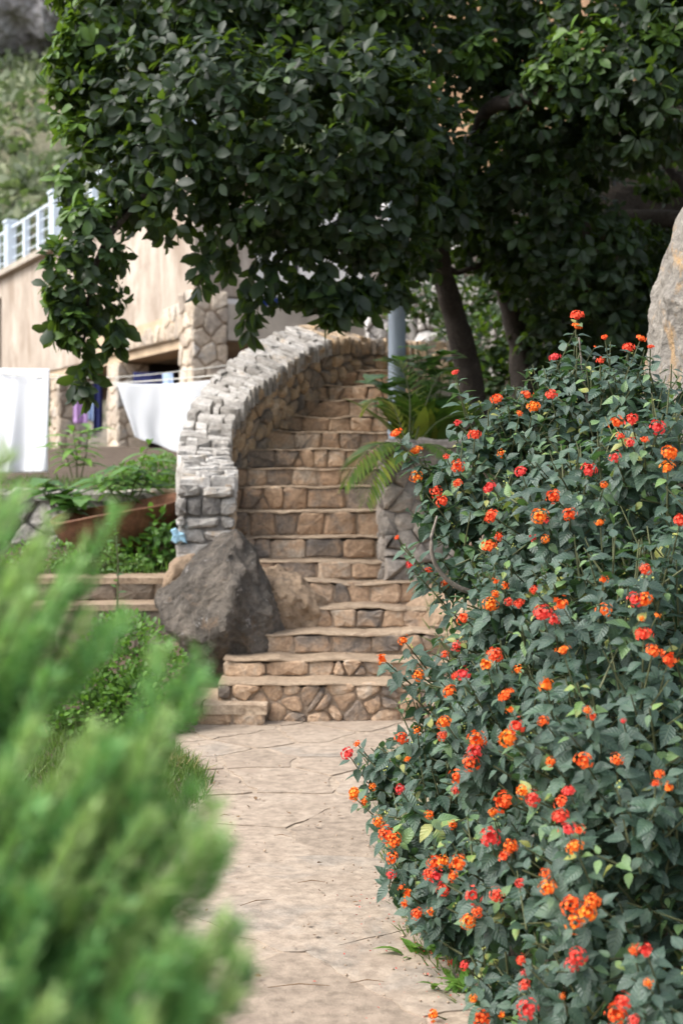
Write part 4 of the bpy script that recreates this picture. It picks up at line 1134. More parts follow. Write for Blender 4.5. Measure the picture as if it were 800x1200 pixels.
# ================================================================== LANTANA
FLOWERS = [(676, 369), (676, 382), (650, 418), (533, 436), (618, 462), (582, 467), (609, 484), (625, 476), (645, 462), (703, 422), (736, 407), (751, 396), (708, 395), (762, 406), (697, 406), (464, 507), (556, 509), (587, 531), (523, 535), (536, 546), (536, 566), (487, 558), (487, 528), (511, 576), (518, 587), (610, 552), (573, 571), (648, 581), (632, 605), (667, 602), (640, 610), (727, 510), (738, 518), (755, 515), (771, 500), (720, 535), (690, 550), (708, 568), (785, 530), (782, 547), (575, 605), (572, 640), (584, 629), (465, 630), (625, 630), (639, 632), (703, 612), (797, 610), (740, 492), (722, 495), (536, 495), (501, 670), (481, 661), (521, 685), (542, 724), (472, 750), (447, 772), (490, 791), (521, 767), (534, 757), (580, 767), (570, 779), (542, 789), (533, 792), (526, 810), (606, 785), (640, 802), (592, 815), (598, 832), (605, 850), (595, 865), (636, 845), (520, 846), (518, 862), (489, 856), (470, 865), (477, 890), (558, 867), (556, 880), (551, 894), (645, 893), (683, 891), (722, 890), (534, 911), (533, 927), (468, 925), (418, 872), (407, 883), (415, 931), (426, 940), (437, 922), (503, 955), (530, 967), (574, 981), (577, 952), (589, 940), (612, 928), (623, 936), (657, 940), (666, 927), (656, 957), (665, 972), (678, 973), (673, 992), (597, 992), (452, 978), (461, 985), (443, 963), (707, 679), (657, 708), (649, 726), (756, 667), (708, 715), (745, 702), (755, 703), (754, 743), (765, 763), (752, 725), (770, 721), (659, 762), (635, 718), (608, 707), (596, 705), (625, 691), (592, 686), (581, 681), (575, 708), (580, 696), (694, 840), (688, 832), (730, 845), (784, 772), (590, 1004), (600, 993), (536, 1012), (519, 1009), (509, 1011), (512, 1027), (530, 1027), (503, 1024), (519, 1043), (504, 1069), (553, 1049), (581, 1049), (609, 1035), (559, 1069), (548, 1080), (639, 1024), (641, 1041), (669, 1061), (674, 1082), (694, 1056), (689, 1069), (742, 1114), (756, 1114), (676, 1121), (670, 1131), (759, 1152), (729, 1174), (722, 1189), (742, 1196), (659, 1168), (614, 1155), (613, 1140), (610, 1125), (529, 1129), (544, 1132), (554, 1171), (564, 1194), (588, 1190), (617, 1183), (783, 923), (768, 918), (772, 907), (459, 1006), (458, 1025), (470, 1040), (477, 1047), (474, 1060), (501, 1023), (488, 1071), (508, 1190)]
SMALLF = {(708, 395), (762, 406), (697, 406), (768, 918), (783, 923), (772, 907), (694, 840), (688, 832), (730, 845), (614, 1155), (613, 1140), (610, 1125), (529, 1129), (544, 1132), (659, 1168), (752, 725), (770, 721), (536, 495)}

def flower_mesh(seed, nf=24):
    r = random.Random(seed); V = []; F = []; A = []
    for k in range(nf):
        t = (k + 0.5) / nf; el = math.acos(1 - t * 1.08); az = k * 2.39996 + r.uniform(-.2, .2)
        nrm = Vector((math.sin(el) * math.cos(az), math.sin(el) * math.sin(az), math.cos(el)))
        c = Vector((nrm.x * 0.8, nrm.y * 0.8, nrm.z * 0.5 - 0.05)) * (1 + r.uniform(-.3, .22))
        a = nrm.orthogonal().normalized(); b = nrm.cross(a); s = r.uniform(0.24, 0.36) * (0.7 + 0.35 * t); rot = r.uniform(0, 6.28)
        if r.random() < 0.12: continue
        i0 = len(V); V.append(c - nrm * 0.05); A.append((0, 0, t * 0.55))
        for q in range(8):
            an = rot + q * math.pi / 4; rr = s if q % 2 == 0 else s * 0.62
            V.append(c + (a * math.cos(an) + b * math.sin(an)) * rr + nrm * (0.03 if q % 2 == 0 else 0.0) * r.uniform(-1, 1.5)); A.append((0, 0, min(1, 0.25 + t * 0.95)))
        for q in range(8): F.append((i0, i0 + 1 + q, i0 + 1 + (q + 1) % 8))
    # green core
    i0 = len(V); 
    for j in range(3):
        for q in range(6):
            an = q * math.pi / 3; rr = (0.3, 0.5, 0.3)[j]; V.append(Vector((rr * math.cos(an), rr * math.sin(an), (-0.45, -0.1, 0.3)[j]))); A.append((0, 0, 1))
    for j in range(2):
        for q in range(6): F.append((i0 + j * 6 + q, i0 + j * 6 + (q + 1) % 6, i0 + j * 6 + 6 + (q + 1) % 6, i0 + j * 6 + 6 + q))
    me = bpy.data.meshes.new('flower_head'); me.from_pydata([tuple(v) for v in V], [], F)
    at = me.attributes.new('lf', 'FLOAT_VECTOR', 'POINT'); at.data.foreach_set('vector', np.array(A, np.float32).ravel())
    me.materials.append(M['flower']); return me

def lantana():
    root = empty('lantana_bush', (0.95, 4.8, 0)); tag(root, 'large lantana bush covered in orange and red flower heads', 'flowering bush')
    BL = [(660, 455, 5.6, 50), (705, 500, 5.4, 82), (760, 480, 5.3, 60), (610, 520, 5.4, 55), (545, 560, 5.3, 48), (585, 620, 5.2, 75), (690, 600, 4.9, 110), (780, 560, 4.8, 110), (620, 720, 4.9, 95), (560, 790, 5.0, 75), (500, 870, 5.15, 62), (455, 905, 5.3, 38), (520, 960, 4.9, 78), (620, 860, 4.5, 120), (740, 760, 4.4, 150), (740, 900, 4.1, 160), (540, 1050, 4.6, 68), (490, 1020, 4.8, 45), (640, 1030, 4.2, 120), (770, 1060, 3.8, 170), (610, 1150, 4.05, 70), (700, 1180, 3.75, 110), (820, 1200, 3.5, 130), (860, 700, 4.6, 170), (880, 950, 4.0, 180),
          (700, 720, 5.9, 170), (620, 880, 5.6, 130), (800, 850, 5.6, 260), (560, 980, 5.4, 80), (760, 1000, 5.0, 220), (575, 1180, 4.2, 45), (528, 605, 5.35, 42), (565, 515, 5.4, 40), (520, 555, 5.35, 36), (540, 655, 5.3, 36), (600, 480, 5.5, 34)]
    B = pxblobs(BL); Bn = np.array(B)
    def hit(px, py):
        """distance at which the view ray through a pixel meets the bush"""
        dv = P(px, py, 1.0) - Vector((0, 0, CZ)); o = np.array([0, 0, CZ]); dv = np.array(dv); best = None
        for x, y, z, r_ in B:
            c = np.array([x, y, z]) - o; a = dv @ dv; b_ = dv @ c; q = b_ * b_ - a * (c @ c - r_ * r_)
            if q > 0:
                t = (b_ - math.sqrt(q)) / a
                if best is None or t < best: best = t
        if best is None:
            j = min(range(len(BL)), key=lambda k: math.hypot(BL[k][0] - px, BL[k][1] - py) - BL[k][3]); best = BL[j][2]
        return best
    pos = []; dirs = []; ups = []; scs = []; tns = []
    tw = MB()
    def shoot(tip, d, length, n, flower=None, young=False):
        """stem ending at tip with crossed pairs of leaves along it"""
        d = Vector(d).normalized(); a = d.orthogonal().normalized(); a.rotate(Matrix.Rotation(rnd.uniform(0, 6.28), 3, d)); tone0 = min(1, max(0, rnd.gauss(0.42, 0.17)))
        if young: tone0 = rnd.uniform(0.8, 1.0)
        b0 = tip - d * length + Vector((0, 0, -0.05 * length))
        tw.tube([b0, b0.lerp(tip, 0.5), tip], [0.0035, 0.003, 0.002], 4, cap=False)
        for k in range(n):
            t = k / max(1, n - 1); q = tip.lerp(b0, 0.1 + t * 0.85)
            ax = a if k % 2 == 0 else d.cross(a)
            for s in (-1, 1):
                ld = (ax * s + d * rnd.uniform(0.1, 0.6) - Vector((0, 0, 1)) * rnd.uniform(0.0, 0.55) + Vector((rnd.gauss(0, .15), rnd.gauss(0, .15), rnd.gauss(0, .1)))).normalized()
                pos.append(q + ld * 0.008); dirs.append(ld); ups.append(d * 0.55 + Vector((0, -0.25, 1.0)) * 0.8 + Vector((rnd.gauss(0, .25), rnd.gauss(0, .25), rnd.gauss(0, .2))))
                scs.append((0.035 + 0.032 * min(1, t * 2 + 0.25)) * rnd.uniform(0.75, 1.2) * (0.75 if young else 1)); tns.append(min(1, max(0, tone0 + rnd.gauss(0, .1) + (0.12 if t < 0.2 else 0))))
    # shoots over the whole bush
    pts, dr = blob_points(B, 4300, inner=0.2, lo=0.8, hi=1.03, keepdeep=0.72)
    for p, d in zip(pts, dr):
        if p[2] < 0.06: continue
        dd = Vector(d) + Vector((rnd.gauss(0, .35), rnd.gauss(0, .35) - 0.1, rnd.gauss(0, .25) + 0.35))
        shoot(Vector(p), dd, rnd.uniform(0.12, 0.22), rnd.choice((2, 3, 3, 4)), young=rnd.random() < 0.13)
    # flower heads
    fm = [flower_mesh(s, n) for s, n in ((1, 24), (2, 28), (3, 17), (4, 30), (5, 22), (6, 11), (7, 14), (8, 26), (9, 8))]
    for i, (px, py) in enumerate(FLOWERS):
        d = hit(px, py) - rnd.uniform(0.01, 0.05); p = P(px, py, d)
        j = int(np.argmin(np.linalg.norm(Bn[:, :3] - np.array(p), axis=1) / Bn[:, 3])); out = (p - Vector(B[j][:3])).normalized()
        dd = (out * 0.8 + Vector((rnd.gauss(0, .2), -0.35 + rnd.gauss(0, .2), 0.55))).normalized()
        o = bpy.data.objects.new('flower_head', fm[rnd.choice((0, 1, 2, 3, 4, 5, 6, 7, 8, 0, 1, 3, 7))]); COL.objects.link(o)
        rr = rnd.choice((0.016, 0.020, 0.025, 0.028, 0.031)) * rnd.uniform(0.9, 1.1) * (0.62 if (px, py) in SMALLF else 1)
        q = dd.to_track_quat('Z', 'Y'); q = q @ Matrix.Rotation(rnd.uniform(0, 6.28), 3, 'Z').to_quaternion()
        o.parent = root; o.matrix_basis = Matrix.Translation(p - WLOC(root)) @ q.to_matrix().to_4x4() @ Matrix.Diagonal((rr, rr, rr * rnd.uniform(.8, 1.1), 1))
        shoot(p - dd * 0.025, dd, rnd.uniform(0.11, 0.19), rnd.choice((4, 5)))
        tw.tube([p - dd * 0.05, p - dd * 0.01], 0.0022, 4, cap=False)
    # tall shoots standing over the top
    for (px, py, d, dx) in [(676, 392, 5.5, 0), (652, 425, 5.5, -.3), (703, 430, 5.5, .1), (533, 445, 5.5, -.3), (735, 415, 5.4, .2), (610, 470, 5.4, -.1), (640, 440, 5.5, .1), (560, 470, 5.5, -.4), (465, 515, 5.3, -.9), (490, 540, 5.3, -.8), (500, 580, 5.2, -.7), (470, 640, 5.2, -.8), (485, 670, 5.2, -.8), (505, 690, 5.1, -.6), (450, 780, 5.1, -.8), (420, 880, 5.2, -.9), (415, 935, 5.1, -.9), (445, 960, 5, -.8), (475, 760, 5.1, -.7), (715, 400, 5.5, 0), (755, 410, 5.3, .2), (780, 440, 5.2, .2), (600, 490, 5.4, -.2)]:
        tip = P(px, py, d); shoot(tip, (dx, -0.1, 0.8), 0.24, 7)
    # green berries and yellow buds at shoot ends give pale dots
    A = (np.array(pos), np.array(dirs), np.array(ups), np.array(scs), np.array(tns))
    ok = A[0][:, 2] > 0.03; A = tuple(a[ok] for a in A)
    split_leaves(A, 300, 'lant', M['lantleaf'], root, 'foliage', score=front_score(A[0], A[3], 24))
    o = tw.build('twigs', M['twig'], root); o['kind'] = 'stuff'
    bm_ = MB(); k = rng.choice(len(A[0]), 420)
    for i in k:
        c = Vector(A[0][i]) + Vector((0, -0.012, 0.02))
        for j in range(rnd.randint(2, 4)):
            q = c + Vector((rnd.gauss(0, .006), rnd.gauss(0, .006), rnd.gauss(0, .006))); s_ = rnd.uniform(.0025, .0042)
            bm_.add([q + Vector(v) * s_ for v in ((1, 0, 0), (-1, 0, 0), (0, 1, 0), (0, -1, 0), (0, 0, 1), (0, 0, -1))], [(0, 2, 4), (2, 1, 4), (1, 3, 4), (3, 0, 4), (2, 0, 5), (1, 2, 5), (3, 1, 5), (0, 3, 5)])
    o = bm_.build('buds', plain_mat('yellow_green_buds', (0.42, 0.45, 0.12), 0.6, 0.3, 30), root); o['kind'] = 'stuff'
    # woody stems
    for pts_, rad in [([(590, 700, 5.2), (540, 690, 5.15), (512, 665, 5.12), (505, 635, 5.1), (512, 605, 5.15)], [0.011, 0.01, 0.008, 0.007, 0.004]), ([(640, 1180, 4.5), (630, 1000, 4.8), (600, 850, 5.0)], [0.02, 0.017, 0.01]), ([(760, 1250, 4.2), (760, 950, 4.8), (740, 700, 5.2), (690, 480, 5.5), (678, 395, 5.5)], [0.025, 0.02, 0.015, 0.007, 0.003]), ([(600, 1150, 4.6), (540, 960, 5.0), (470, 900, 5.2)], [0.02, 0.013, 0.005])]:
        m = MB(); m.tube(spline([P(*p) for p in pts_], 6), list(np.interp(np.linspace(0, 1, (len(pts_) - 1) * 6 + 1), np.linspace(0, 1, len(rad)), rad)), 8); m.build('stem', M['palebark'], root, smooth=True)
lantana()

# ================================================================== JUNIPER in the near left
def juniper():
    root = empty('juniper_shrub', (-0.66, 1.6, 0)); tag(root, 'feathery yellow green juniper shrub in the near left corner', 'juniper')
    tips = [(-30, 560, 1.95), (15, 590, 1.85), (40, 640, 1.8), (85, 660, 1.78), (8, 532, 2.0), (28, 575, 1.95), (-10, 640, 1.9), (60, 612, 1.9), (100, 640, 1.85), (135, 600, 1.85), (70, 690, 1.75), (30, 700, 1.75), (-20, 720, 1.7), (60, 790, 1.65), (240, 775, 1.65), (250, 800, 1.62), (200, 840, 1.6), (130, 880, 1.55), (110, 860, 1.6), (40, 860, 1.55), (170, 905, 1.6), (235, 930, 1.62), (225, 970, 1.58), (265, 975, 1.55), (240, 1000, 1.55), (180, 960, 1.55), (110, 950, 1.5), (40, 950, 1.45), (-20, 900, 1.5), (190, 1040, 1.52), (140, 1060, 1.5), (290, 1095, 1.5), (298, 1120, 1.48), (275, 1085, 1.5), (250, 1120, 1.47), (285, 1160, 1.47), (240, 1180, 1.45), (180, 1130, 1.42), (110, 1120, 1.4), (40, 1060, 1.38), (-20, 1020, 1.4), (60, 1180, 1.35), (140, 1210, 1.38), (-10, 1140, 1.32), (210, 1240, 1.42), (20, 1240, 1.3), (-60, 820, 1.6), (-60, 1000, 1.5), (-60, 700, 1.8)]
    pos = []; dr = []; up = []; sc_ = []; tn = []; br = MB()
    def plume(tip, basep, n, fat):
        tip = np.array(tip); basep = np.array(basep)
        mid = (tip + basep) / 2 + np.array([0.02, 0, -0.05])
        t = rng.random(n) ** 0.8
        c = ((1 - t) ** 2)[:, None] * basep + (2 * t * (1 - t))[:, None] * mid + (t ** 2)[:, None] * tip
        tg = norm((2 * (1 - t))[:, None] * (mid - basep) + (2 * t)[:, None] * (tip - mid))
        rd = norm(np.cross(tg, rand_dirs(n)))
        # side sprays: needles gathered on secondary twigs
        w_ = fat * 1.15 * (1 - t) ** 0.9 * (0.25 + 0.75 * rng.random(n)) * np.clip(t * 4, 0.3, 1)
        pos.append(c + rd * (w_ * 0.8)[:, None] + tg * (w_ * 0.9)[:, None]); dr.append(norm(tg + rd * 0.7 + rand_dirs(n) * 0.25)); up.append(rand_dirs(n))
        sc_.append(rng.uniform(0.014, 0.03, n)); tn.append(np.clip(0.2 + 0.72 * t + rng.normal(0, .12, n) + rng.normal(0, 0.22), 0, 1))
    for (x, y, d) in tips:
        if x > 150: x = 150 + (x - 150) * 0.9
        d *= 0.84; tip = P(x, y, d)
        bl = Vector((-0.64 + 0.2 * (x / 300.0), 1.6 - 0.3 * max(0, (y - 600) / 600), 0)); bl.z = max(0.35, tip.z - rnd.uniform(0.32, 0.5)); bl.x = min(bl.x, tip.x - 0.12)
        plume(tip, bl, 650 if y < 760 else 850, 0.026 if y < 760 else 0.028)
        br.tube(spline([bl, (np.array(bl) + np.array(tip)) / 2 + np.array([0.02, 0, -0.05]), tip], 5), list(np.linspace(0.006, 0.0015, 11)), 5)
        for k in range(3 if y < 760 else 6):
            t = rnd.uniform(0.25, 0.7); q = bl.lerp(tip, t); e = q + (tip - bl) * rnd.uniform(0.18, 0.28) + Vector((rnd.gauss(0, .04), rnd.gauss(0, .05), rnd.gauss(0, .03)))
            plume(e, q, 340, 0.018)
    # the denser body behind the plumes
    for k in range(52):
        yy = rnd.uniform(760, 1240); t = P(rnd.uniform(-150, -40 + 0.33 * (yy - 650)), yy, rnd.uniform(1.4, 1.85)); plume(t, t + Vector((-0.12, 0.05, -0.2)), 480, 0.035)
    br.tube([(-0.66, 1.6, -0.02), (-0.65, 1.6, 0.6), (-0.62, 1.6, 1.2)], [0.03, 0.024, 0.008], 8)
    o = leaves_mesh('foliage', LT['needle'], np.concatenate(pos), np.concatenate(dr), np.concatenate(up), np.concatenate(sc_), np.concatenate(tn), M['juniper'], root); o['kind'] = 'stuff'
    o = br.build('branches', M['bark'], root)
juniper()

# ================================================================== SMALLER PLANTS
def leafy(name, label, cat, blobs, n, key, L, mat, base, stems=5, tone=(0.5, 0.2), parts=0, ups=(0, -0.2, 1), outk=1.0):
    root = empty(name, base); tag(root, label, cat)
    B = blobs; pts, d = blob_points(B, n, inner=0.3)
    dirs = norm(d * outk + rand_dirs(n) * 0.7 + np.array([0, -0.1, 0.15])); up = norm(np.array(ups) + d * 0.6 + rng.normal(0, .35, (n, 3)))
    A = (pts, dirs, up, rng.uniform(L[0], L[1], n), np.clip(rng.normal(tone[0], tone[1], n), 0, 1))
    split_leaves(A, parts, key, mat, root, 'foliage', score=front_score(A[0], A[3], 12) if parts else None)
    m = MB(); bs = Vector(base)
    for k in range(stems):
        x, y, z, r_ = B[k % len(B)]
        e = Vector((x + rnd.uniform(-.5, .5) * r_, y + rnd.uniform(-.5, .5) * r_, z + 0.3 * r_))
        m.tube([bs + Vector((rnd.uniform(-.04, .04), rnd.uniform(-.04, .04), -0.05)), bs.lerp(e, 0.5) + Vector((rnd.uniform(-.03, .03), 0, 0.02)), e], [0.009, 0.006, 0.003], 5)
    m.build('stems', M['twig'], root)
    return root
leafy('round_shrub', 'rounded bright green small leaved shrub beside the path foot', 'shrub', pxblobs([(150, 775, 9.2, 52), (115, 790, 9.2, 42), (190, 800, 9.1, 40), (165, 830, 9.0, 50), (110, 840, 9.0, 50), (205, 845, 8.95, 22), (140, 745, 9.3, 22), (70, 830, 9.1, 50), (125, 735, 9.3, 14)]), 5200, 'small', (0.032, 0.058), M['shrubleaf'], (-1.45, 9.1, 0.0), 9, parts=150)
leafy('terrace_herb', 'bright green ferny herb spilling over the low grey wall', 'herb', pxblobs([(170, 560, 13.3, 22), (190, 552, 13.3, 20), (150, 562, 13.3, 18), (195, 570, 13.2, 14)]), 1500, 'small', (0.03, 0.055), M['shrubleaf'], P(175, 575, 13.3), 5, tone=(0.75, 0.15))
leafy('bowl_plant', 'leafy green plant growing in front of the rusty bowl', 'plant', pxblobs([(185, 615, 11.75, 18), (190, 640, 11.7, 20), (165, 650, 11.7, 18), (145, 660, 11.7, 14), (185, 660, 11.65, 16)]), 420, 'small', (0.055, 0.095), M['broad'], P(180, 668, 11.7), 6, tone=(0.65, 0.2), parts=60)
leafy('low_weed', 'low bright weeds along the top of the garden steps', 'weed', pxblobs([(130, 655, 11.3, 16), (100, 660, 11.3, 18), (160, 664, 11.3, 12), (70, 655, 11.3, 20), (30, 655, 11.3, 20)]), 900, 'small', (0.03, 0.05), M['shrubleaf'], P(120, 668, 11.3), 6, tone=(0.45, 0.2))
def longleaf(name, label, stems, leafL, mat, key='long', tone=(0.5, 0.2), cat='plant'):
    """plant of upright stems with long leaves; stems: (base, tip) pixel+distance triples"""
    b0 = P(*stems[0][0]); root = empty(name, b0); tag(root, label, cat); m = MB(); A = [[] for _ in range(5)]; kk = 0
    for bs, tp in stems:
        a, b_ = P(*bs), P(*tp); m.tube([a, a.lerp(b_, .5) + Vector((rnd.uniform(-.03, .03), 0, 0)), b_], [0.008, 0.006, 0.003], 5)
        n = 16
        for k in range(n):
            q = a.lerp(b_, 0.25 + 0.75 * (k + 0.5) / n); az = k * 2.4 + rnd.uniform(-.3, .3)
            d = Vector((math.cos(az), math.sin(az) * 0.9, rnd.uniform(0.0, 0.7)))
            for l_, v in zip(A, (q, d.normalized(), Vector((0, -0.2, 1)), leafL * rnd.uniform(.7, 1.2), min(1, max(0, rnd.gauss(*tone))))): l_.append(v)
    for i in range(len(A[0])): leaf_object('leaf', key, A[0][i], A[1][i], A[2][i], A[3][i], A[4][i], mat, root)
    m.build('stems', M['twig'], root)
longleaf('broad_leaf_plant', 'broad leaved green plant at the left end of the low wall', [((62, 600, 12.6), (55, 560, 12.6)), ((85, 600, 12.6), (75, 572, 12.6)), ((70, 605, 12.5), (95, 585, 12.4))], 0.22, M['broad'], 'broad', (0.75, 0.2))
longleaf('lance_leaf_plant', 'tall lance leaved plant in front of the white sheet', [((150, 590, 12.7), (175, 520, 12.7)), ((150, 590, 12.7), (140, 545, 12.7)), ((158, 590, 12.7), (185, 545, 12.7)), ((140, 590, 12.7), (115, 555, 12.7))], 0.30, M['broad'], 'long', (0.7, 0.2))
longleaf('pale_leaf_plant', 'thin pale leaved plant below the second stone pillar', [((90, 560, 13.4), (85, 505, 13.4)), ((95, 560, 13.4), (105, 500, 13.4)), ((85, 560, 13.4), (70, 520, 13.4))], 0.24, M['shrubleaf'], 'long', (0.8, 0.15))
longleaf('sapling', 'thin bare stemmed sapling by the garden steps', [((137, 735, 10.4), (133, 590, 10.4))], 0.07, M['broad'], 'small', cat='sapling')

# cycad with arching fronds on the pier, and the plants around it
def frond(m_pts, n, L0, V, mat, root, tone):
    q = spline(m_pts, 8); N = len(q); pos = []; d = []; up = []; s = []; t_ = []
    tg = np.gradient(q, axis=0); tg = norm(tg)
    for k in range(n):
        t = 0.12 + 0.88 * k / n; i = min(N - 1, int(t * (N - 1))); side = norm(np.cross(tg[i], np.array([0, 0, 1.0])))
        for sg in (-1, 1):
            pos.append(q[i]); d.append(tg[i] * 0.75 + side * sg * 0.8 + np.array([0, 0, -0.15 + 0.1 * rnd.random()])); up.append((0, -0.2, 1)); s.append(L0 * math.sin(math.pi * (0.12 + 0.8 * t)) ** 0.7); t_.append(min(1, max(0, tone + rnd.gauss(0, .08))))
    V[0].append(np.array(pos)); V[1].append(np.array(d)); V[2].append(np.array(up, float)); V[3].append(np.array(s)); V[4].append(np.array(t_))
    return q
def cycad():
    c = P(478, 535, 10.95); root = empty('cycad', c); tag(root, 'cycad with arching feathery fronds on top of the stone pier', 'cycad')
    LT['pinna'] = leaf_template([0.06, 0.07, 0.045], 0.15, 0.2)
    for k, (pts, L0, tone) in enumerate([
        ([(480, 540, 10.95), (455, 518, 10.7), (425, 535, 10.4), (402, 572, 10.3)], 0.25, 0.6), ([(480, 540, 10.95), (462, 528, 10.6), (440, 552, 10.3), (428, 592, 10.2)], 0.24, 0.65),
        ([(478, 530, 10.95), (462, 480, 11.0), (440, 468, 11.0), (424, 482, 11.0)], 0.2, 0.98), ([(478, 530, 10.95), (480, 470, 11.1), (470, 430, 11.2), (452, 418, 11.2)], 0.22, 0.7),
        ([(482, 530, 10.95), (500, 470, 11.1), (515, 440, 11.2), (535, 430, 11.2)], 0.17, 0.4), ([(482, 530, 10.95), (512, 495, 11.0), (545, 485, 11.0), (570, 505, 11.0)], 0.17, 0.4),
        ([(480, 530, 11), (488, 460, 11.4), (492, 420, 11.6), (505, 395, 11.7)], 0.15, 0.5), ([(480, 535, 11), (500, 520, 10.7), (520, 530, 10.5), (535, 560, 10.4)], 0.15, 0.4)]):
        V = [[], [], [], [], []]
        q = frond([P(*p) for p in pts], 34, L0, V, M['palm'], root, tone)
        m = MB(); m.tube(q, list(np.linspace(0.007, 0.002, len(q))), 5)
        f = m.build('frond', M['twig'], root, smooth=True)
        o = leaves_mesh('leaflets', LT['pinna'], *[np.concatenate(v) for v in V], M['palm'], f); o['kind'] = 'stuff'
    m = MB(); m.tube([c + Vector((0, 0, -0.15)), c + Vector((0, 0, 0.0)), c + Vector((0, 0, 0.08))], [0.09, 0.1, 0.05], 12); m.build('stem', M['bark'], root)
cycad()
longleaf('philodendron', 'large glossy leaved plant behind the cycad by the pole', [((490, 500, 11.8), (470, 420, 11.8)), ((500, 500, 11.8), (500, 405, 11.9)), ((480, 500, 11.7), (445, 440, 11.6)), ((505, 500, 11.8), (520, 415, 11.9))], 0.27, M['broad'], 'broad', (0.5, 0.25))
leafy('understory_bush', 'green bush in the shade between the tree trunks', 'bush', pxblobs([(575, 400, 14.0, 34), (600, 440, 13.9, 40), (560, 440, 14.1, 30), (640, 420, 13.6, 40), (690, 450, 13.0, 55), (740, 450, 12.6, 45), (500, 345, 15.6, 26), (545, 355, 15.6, 30), (585, 340, 15.4, 28), (470, 372, 15.4, 14), (535, 390, 14.6, 26)]), 3600, 'small', (0.07, 0.12), M['treeleaf'], P(600, 520, 13.6), 8, tone=(0.6, 0.2))
def strap_grass():
    c = P(505, 515, 11.4); root = empty('strap_grass', c); tag(root, 'tuft of long strap leaves behind the cycad', 'grass tuft')
    n = 90; az = rng.random(n) * 6.283
    d = np.stack([np.cos(az) * 0.45, np.sin(az) * 0.4, np.ones(n)], 1)
    for i in range(n):
        leaf_object('blade', 'long', np.array(c) + np.array([rnd.gauss(0, .10), rnd.gauss(0, .08), -0.1]), d[i], np.array([-math.cos(az[i]), -math.sin(az[i]), 0.4]), rnd.uniform(0.35, 0.62), rnd.uniform(.2, .9), M['palm'], root)
strap_grass()

# ---- grass and weeds along the path edges
def blades(name, label, pts, hgt, mat, tone=(0.5, 0.25), lean=0.5, parent=None):
    n = len(pts); d = np.array([0, 0, 1.0]) + rng.normal(0, lean, (n, 3)) * np.array([1, 1, 0.2])
    o = leaves_mesh(name, LT['blade'], pts, d, rand_dirs(n), rng.uniform(hgt[0], hgt[1], n), np.clip(rng.normal(tone[0], tone[1], n), 0, 1), mat, parent, smooth=False)
    if label: tag(o, label, 'grass', kind='stuff')
    return o
def on_ground(n, fx, y0, y1):
    y = rng.uniform(y0, y1, n); x = np.array([fx(b) for b in y]); z = np.array([ground_z(a, b) for a, b in zip(x, y)]); return np.stack([x, y, z], 1)
gl = on_ground(21000, lambda y: path_edges(y)[0] + (0.10 - abs(rnd.gauss(0, 0.7)) if 6.4 < y < 8.6 else 0.06 - abs(rnd.gauss(0, 0.9))), 4.0, 9.1)
bump_ = np.exp(-((gl[:, 0] + 1.05) / 0.35) ** 2 - ((gl[:, 1] - 7.5) / 0.7) ** 2); gl[:, 2] += 0.10 * bump_
blades('grass', 'short green grass on the left edge of the path', gl, (0.05, 0.13), M['grass'], (0.45, 0.22))
gr_ = on_ground(5200, lambda y: lerp(y, [4, 4.37, 5, 6.3, 8, 9], [0.62, 0.40, 0.25, 0.2, 0.3, 0.5]) + abs(rnd.gauss(0, .12)) - 0.02, 3.9, 8.5)
blades('grass', 'thin green grass under the lantana along the path', gr_, (0.03, 0.14), M['grass'], (0.5, 0.25))
for i, (px, py, nn, lab) in enumerate([(495, 1120, 26, 'small green weed growing out of the path edge below the lantana'), (480, 985, 16, 'tiny weed on the path edge beneath the lantana flowers'), (545, 1165, 24, 'leafy weed tuft at the lantana foot nearest the viewer')]):
    d = FPX * CZ / (py - 560); p = P(px, py, d); root = empty('path_weed', p); tag(root, lab, 'weed', 'weeds along the path')
    for k in range(nn):
        az = rnd.uniform(0, 6.28); leaf_object('leaf', 'long', np.array(p) + np.array([rnd.gauss(0, .04), rnd.gauss(0, .04), 0.0]), np.array([math.cos(az), math.sin(az), rnd.uniform(.2, 1.3)]), np.array([0, 0, 1.0]), rnd.uniform(.05, .12), rnd.uniform(.3, .8), M['shrubleaf'], root)
# dry tuft on the left mound
tf = on_ground(160, lambda y: -0.95 + rnd.gauss(0, .06), 7.5, 7.75); tf[:, 2] += 0.10
blades('dry_grass', 'straw coloured dry tuft on the grassy mound', tf, (0.06, 0.14), M['grass'], (0.98, 0.03), 0.9)
# understory grass on the right bank and left terrace
gb = on_ground(7000, lambda y: rnd.uniform(0.6, 4.5), 9.3, 15); blades('bank_grass', 'rough grass on the bank under the tree', gb, (0.06, 0.2), M['grass'], (0.4, 0.2))
gt = on_ground(4000, lambda y: rnd.uniform(-4.5, -1.35), 11.2, 16); blades('terrace_grass', 'green ground cover on the left terrace', gt, (0.05, 0.16), M['shrubleaf'], (0.5, 0.2))

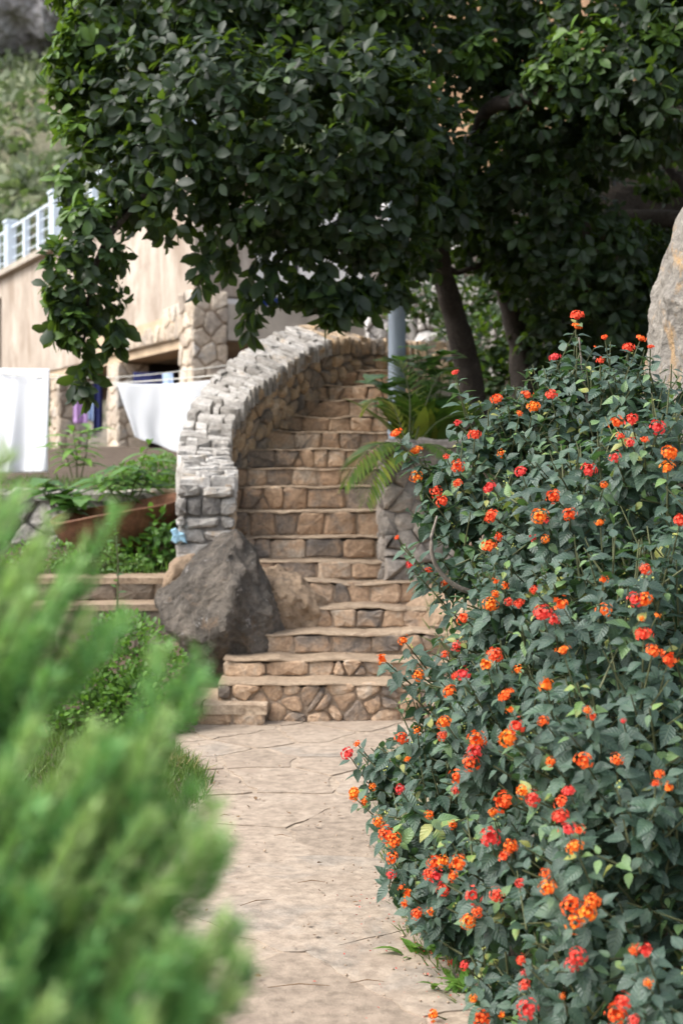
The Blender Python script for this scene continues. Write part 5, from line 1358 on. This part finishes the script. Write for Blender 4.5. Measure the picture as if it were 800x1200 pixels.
# ---- litter: dry leaves and fallen petals on the path
def litter():
    n = 46; y = rng.uniform(3.9, 9.0, n); x = np.array([rnd.uniform(path_edges(b)[0] + 0.1, 0.3) for b in y]); pos = np.stack([x, y, np.full(n, 0.024)], 1)
    az = rng.random(n) * 6.283; d = np.stack([np.cos(az), np.sin(az), rng.normal(0, .12, n)], 1)
    o = leaves_mesh('dry_leaves', LT['small'], pos, d, np.array([[0, 0, 1.0]]) + rng.normal(0, .3, (n, 3)), rng.uniform(.012, .036, n), np.full(n, .5), M['dryleaf'], None); tag(o, 'small dry brown leaves scattered over the path', 'leaf litter', kind='stuff')
    n = 150; y = rng.uniform(3.9, 5.4, n); x = np.array([lerp(b, [3.9, 4.4, 5, 5.5], [.5, .36, .22, .18]) - abs(rnd.gauss(0, .14)) + 0.05 for b in y]); pos = np.stack([x, y, np.full(n, 0.024)], 1)
    az = rng.random(n) * 6.283; d = np.stack([np.cos(az), np.sin(az), rng.normal(0, .3, n)], 1)
    o = leaves_mesh('fallen_petals', LT['small'], pos, d, np.array([[0, 0, 1.0]]) + rng.normal(0, .5, (n, 3)), rng.uniform(.005, .011, n), np.full(n, .5), M['petal'], None); tag(o, 'tiny red petals fallen on the path under the lantana', 'petals', kind='stuff')
    m = MB()
    for (px, py, a, L) in [(365, 1041, .12, .09), (262, 962, .5, .05), (330, 986, -.3, .06), (300, 1065, .7, .12), (350, 1165, .1, .16), (430, 1160, .15, .09), (420, 930, 0, .07)]:
        d = FPX * CZ / (py - 560); p = P(px, py, d); v = Vector((math.cos(a), math.sin(a) * 0.8, 0)) * L * 0.6
        m.tube([p - v + Vector((0, 0, .022)), p + Vector((0.0, 0.01, .027)), p + v + Vector((0, 0, .022))], [.001, .0018, .0008], 5)
    tag(m.build('fallen_twigs', M['dryleaf']), 'thin dry twigs lying on the flagstones', 'twigs', kind='stuff')
litter()
def grit():
    m = MB()
    for k in range(620):
        y = rnd.uniform(3.9, 9.2); l, r_ = path_edges(y); sd_ = rnd.random()
        x = l + 0.12 + abs(rnd.gauss(0, .12)) if sd_ < 0.35 else (min(r_, lerp(y, [4, 5, 6.3, 8, 9], [.5, .25, .2, .3, .5])) - abs(rnd.gauss(0, .12)) if sd_ < 0.75 else rnd.uniform(l, r_))
        s_ = rnd.uniform(.002, .006) * (1.6 if rnd.random() < .1 else 1); q = Vector((x, y, 0.011 + s_ * 0.4))
        m.add([q + Vector((a * s_ * rnd.uniform(.6, 1.3), b * s_ * rnd.uniform(.6, 1.3), c * s_ * .7)) for a, b, c in ((1, 0, 0), (-1, 0, 0), (0, 1, 0), (0, -1, 0), (0, 0, 1), (0, 0, -1))], [(0, 2, 4), (2, 1, 4), (1, 3, 4), (3, 0, 4), (2, 0, 5), (1, 2, 5), (3, 1, 5), (0, 3, 5)])
    tag(m.build('grit', M['mortar']), 'loose sandy grit scattered on the flagstones', 'grit', kind='stuff')
grit()
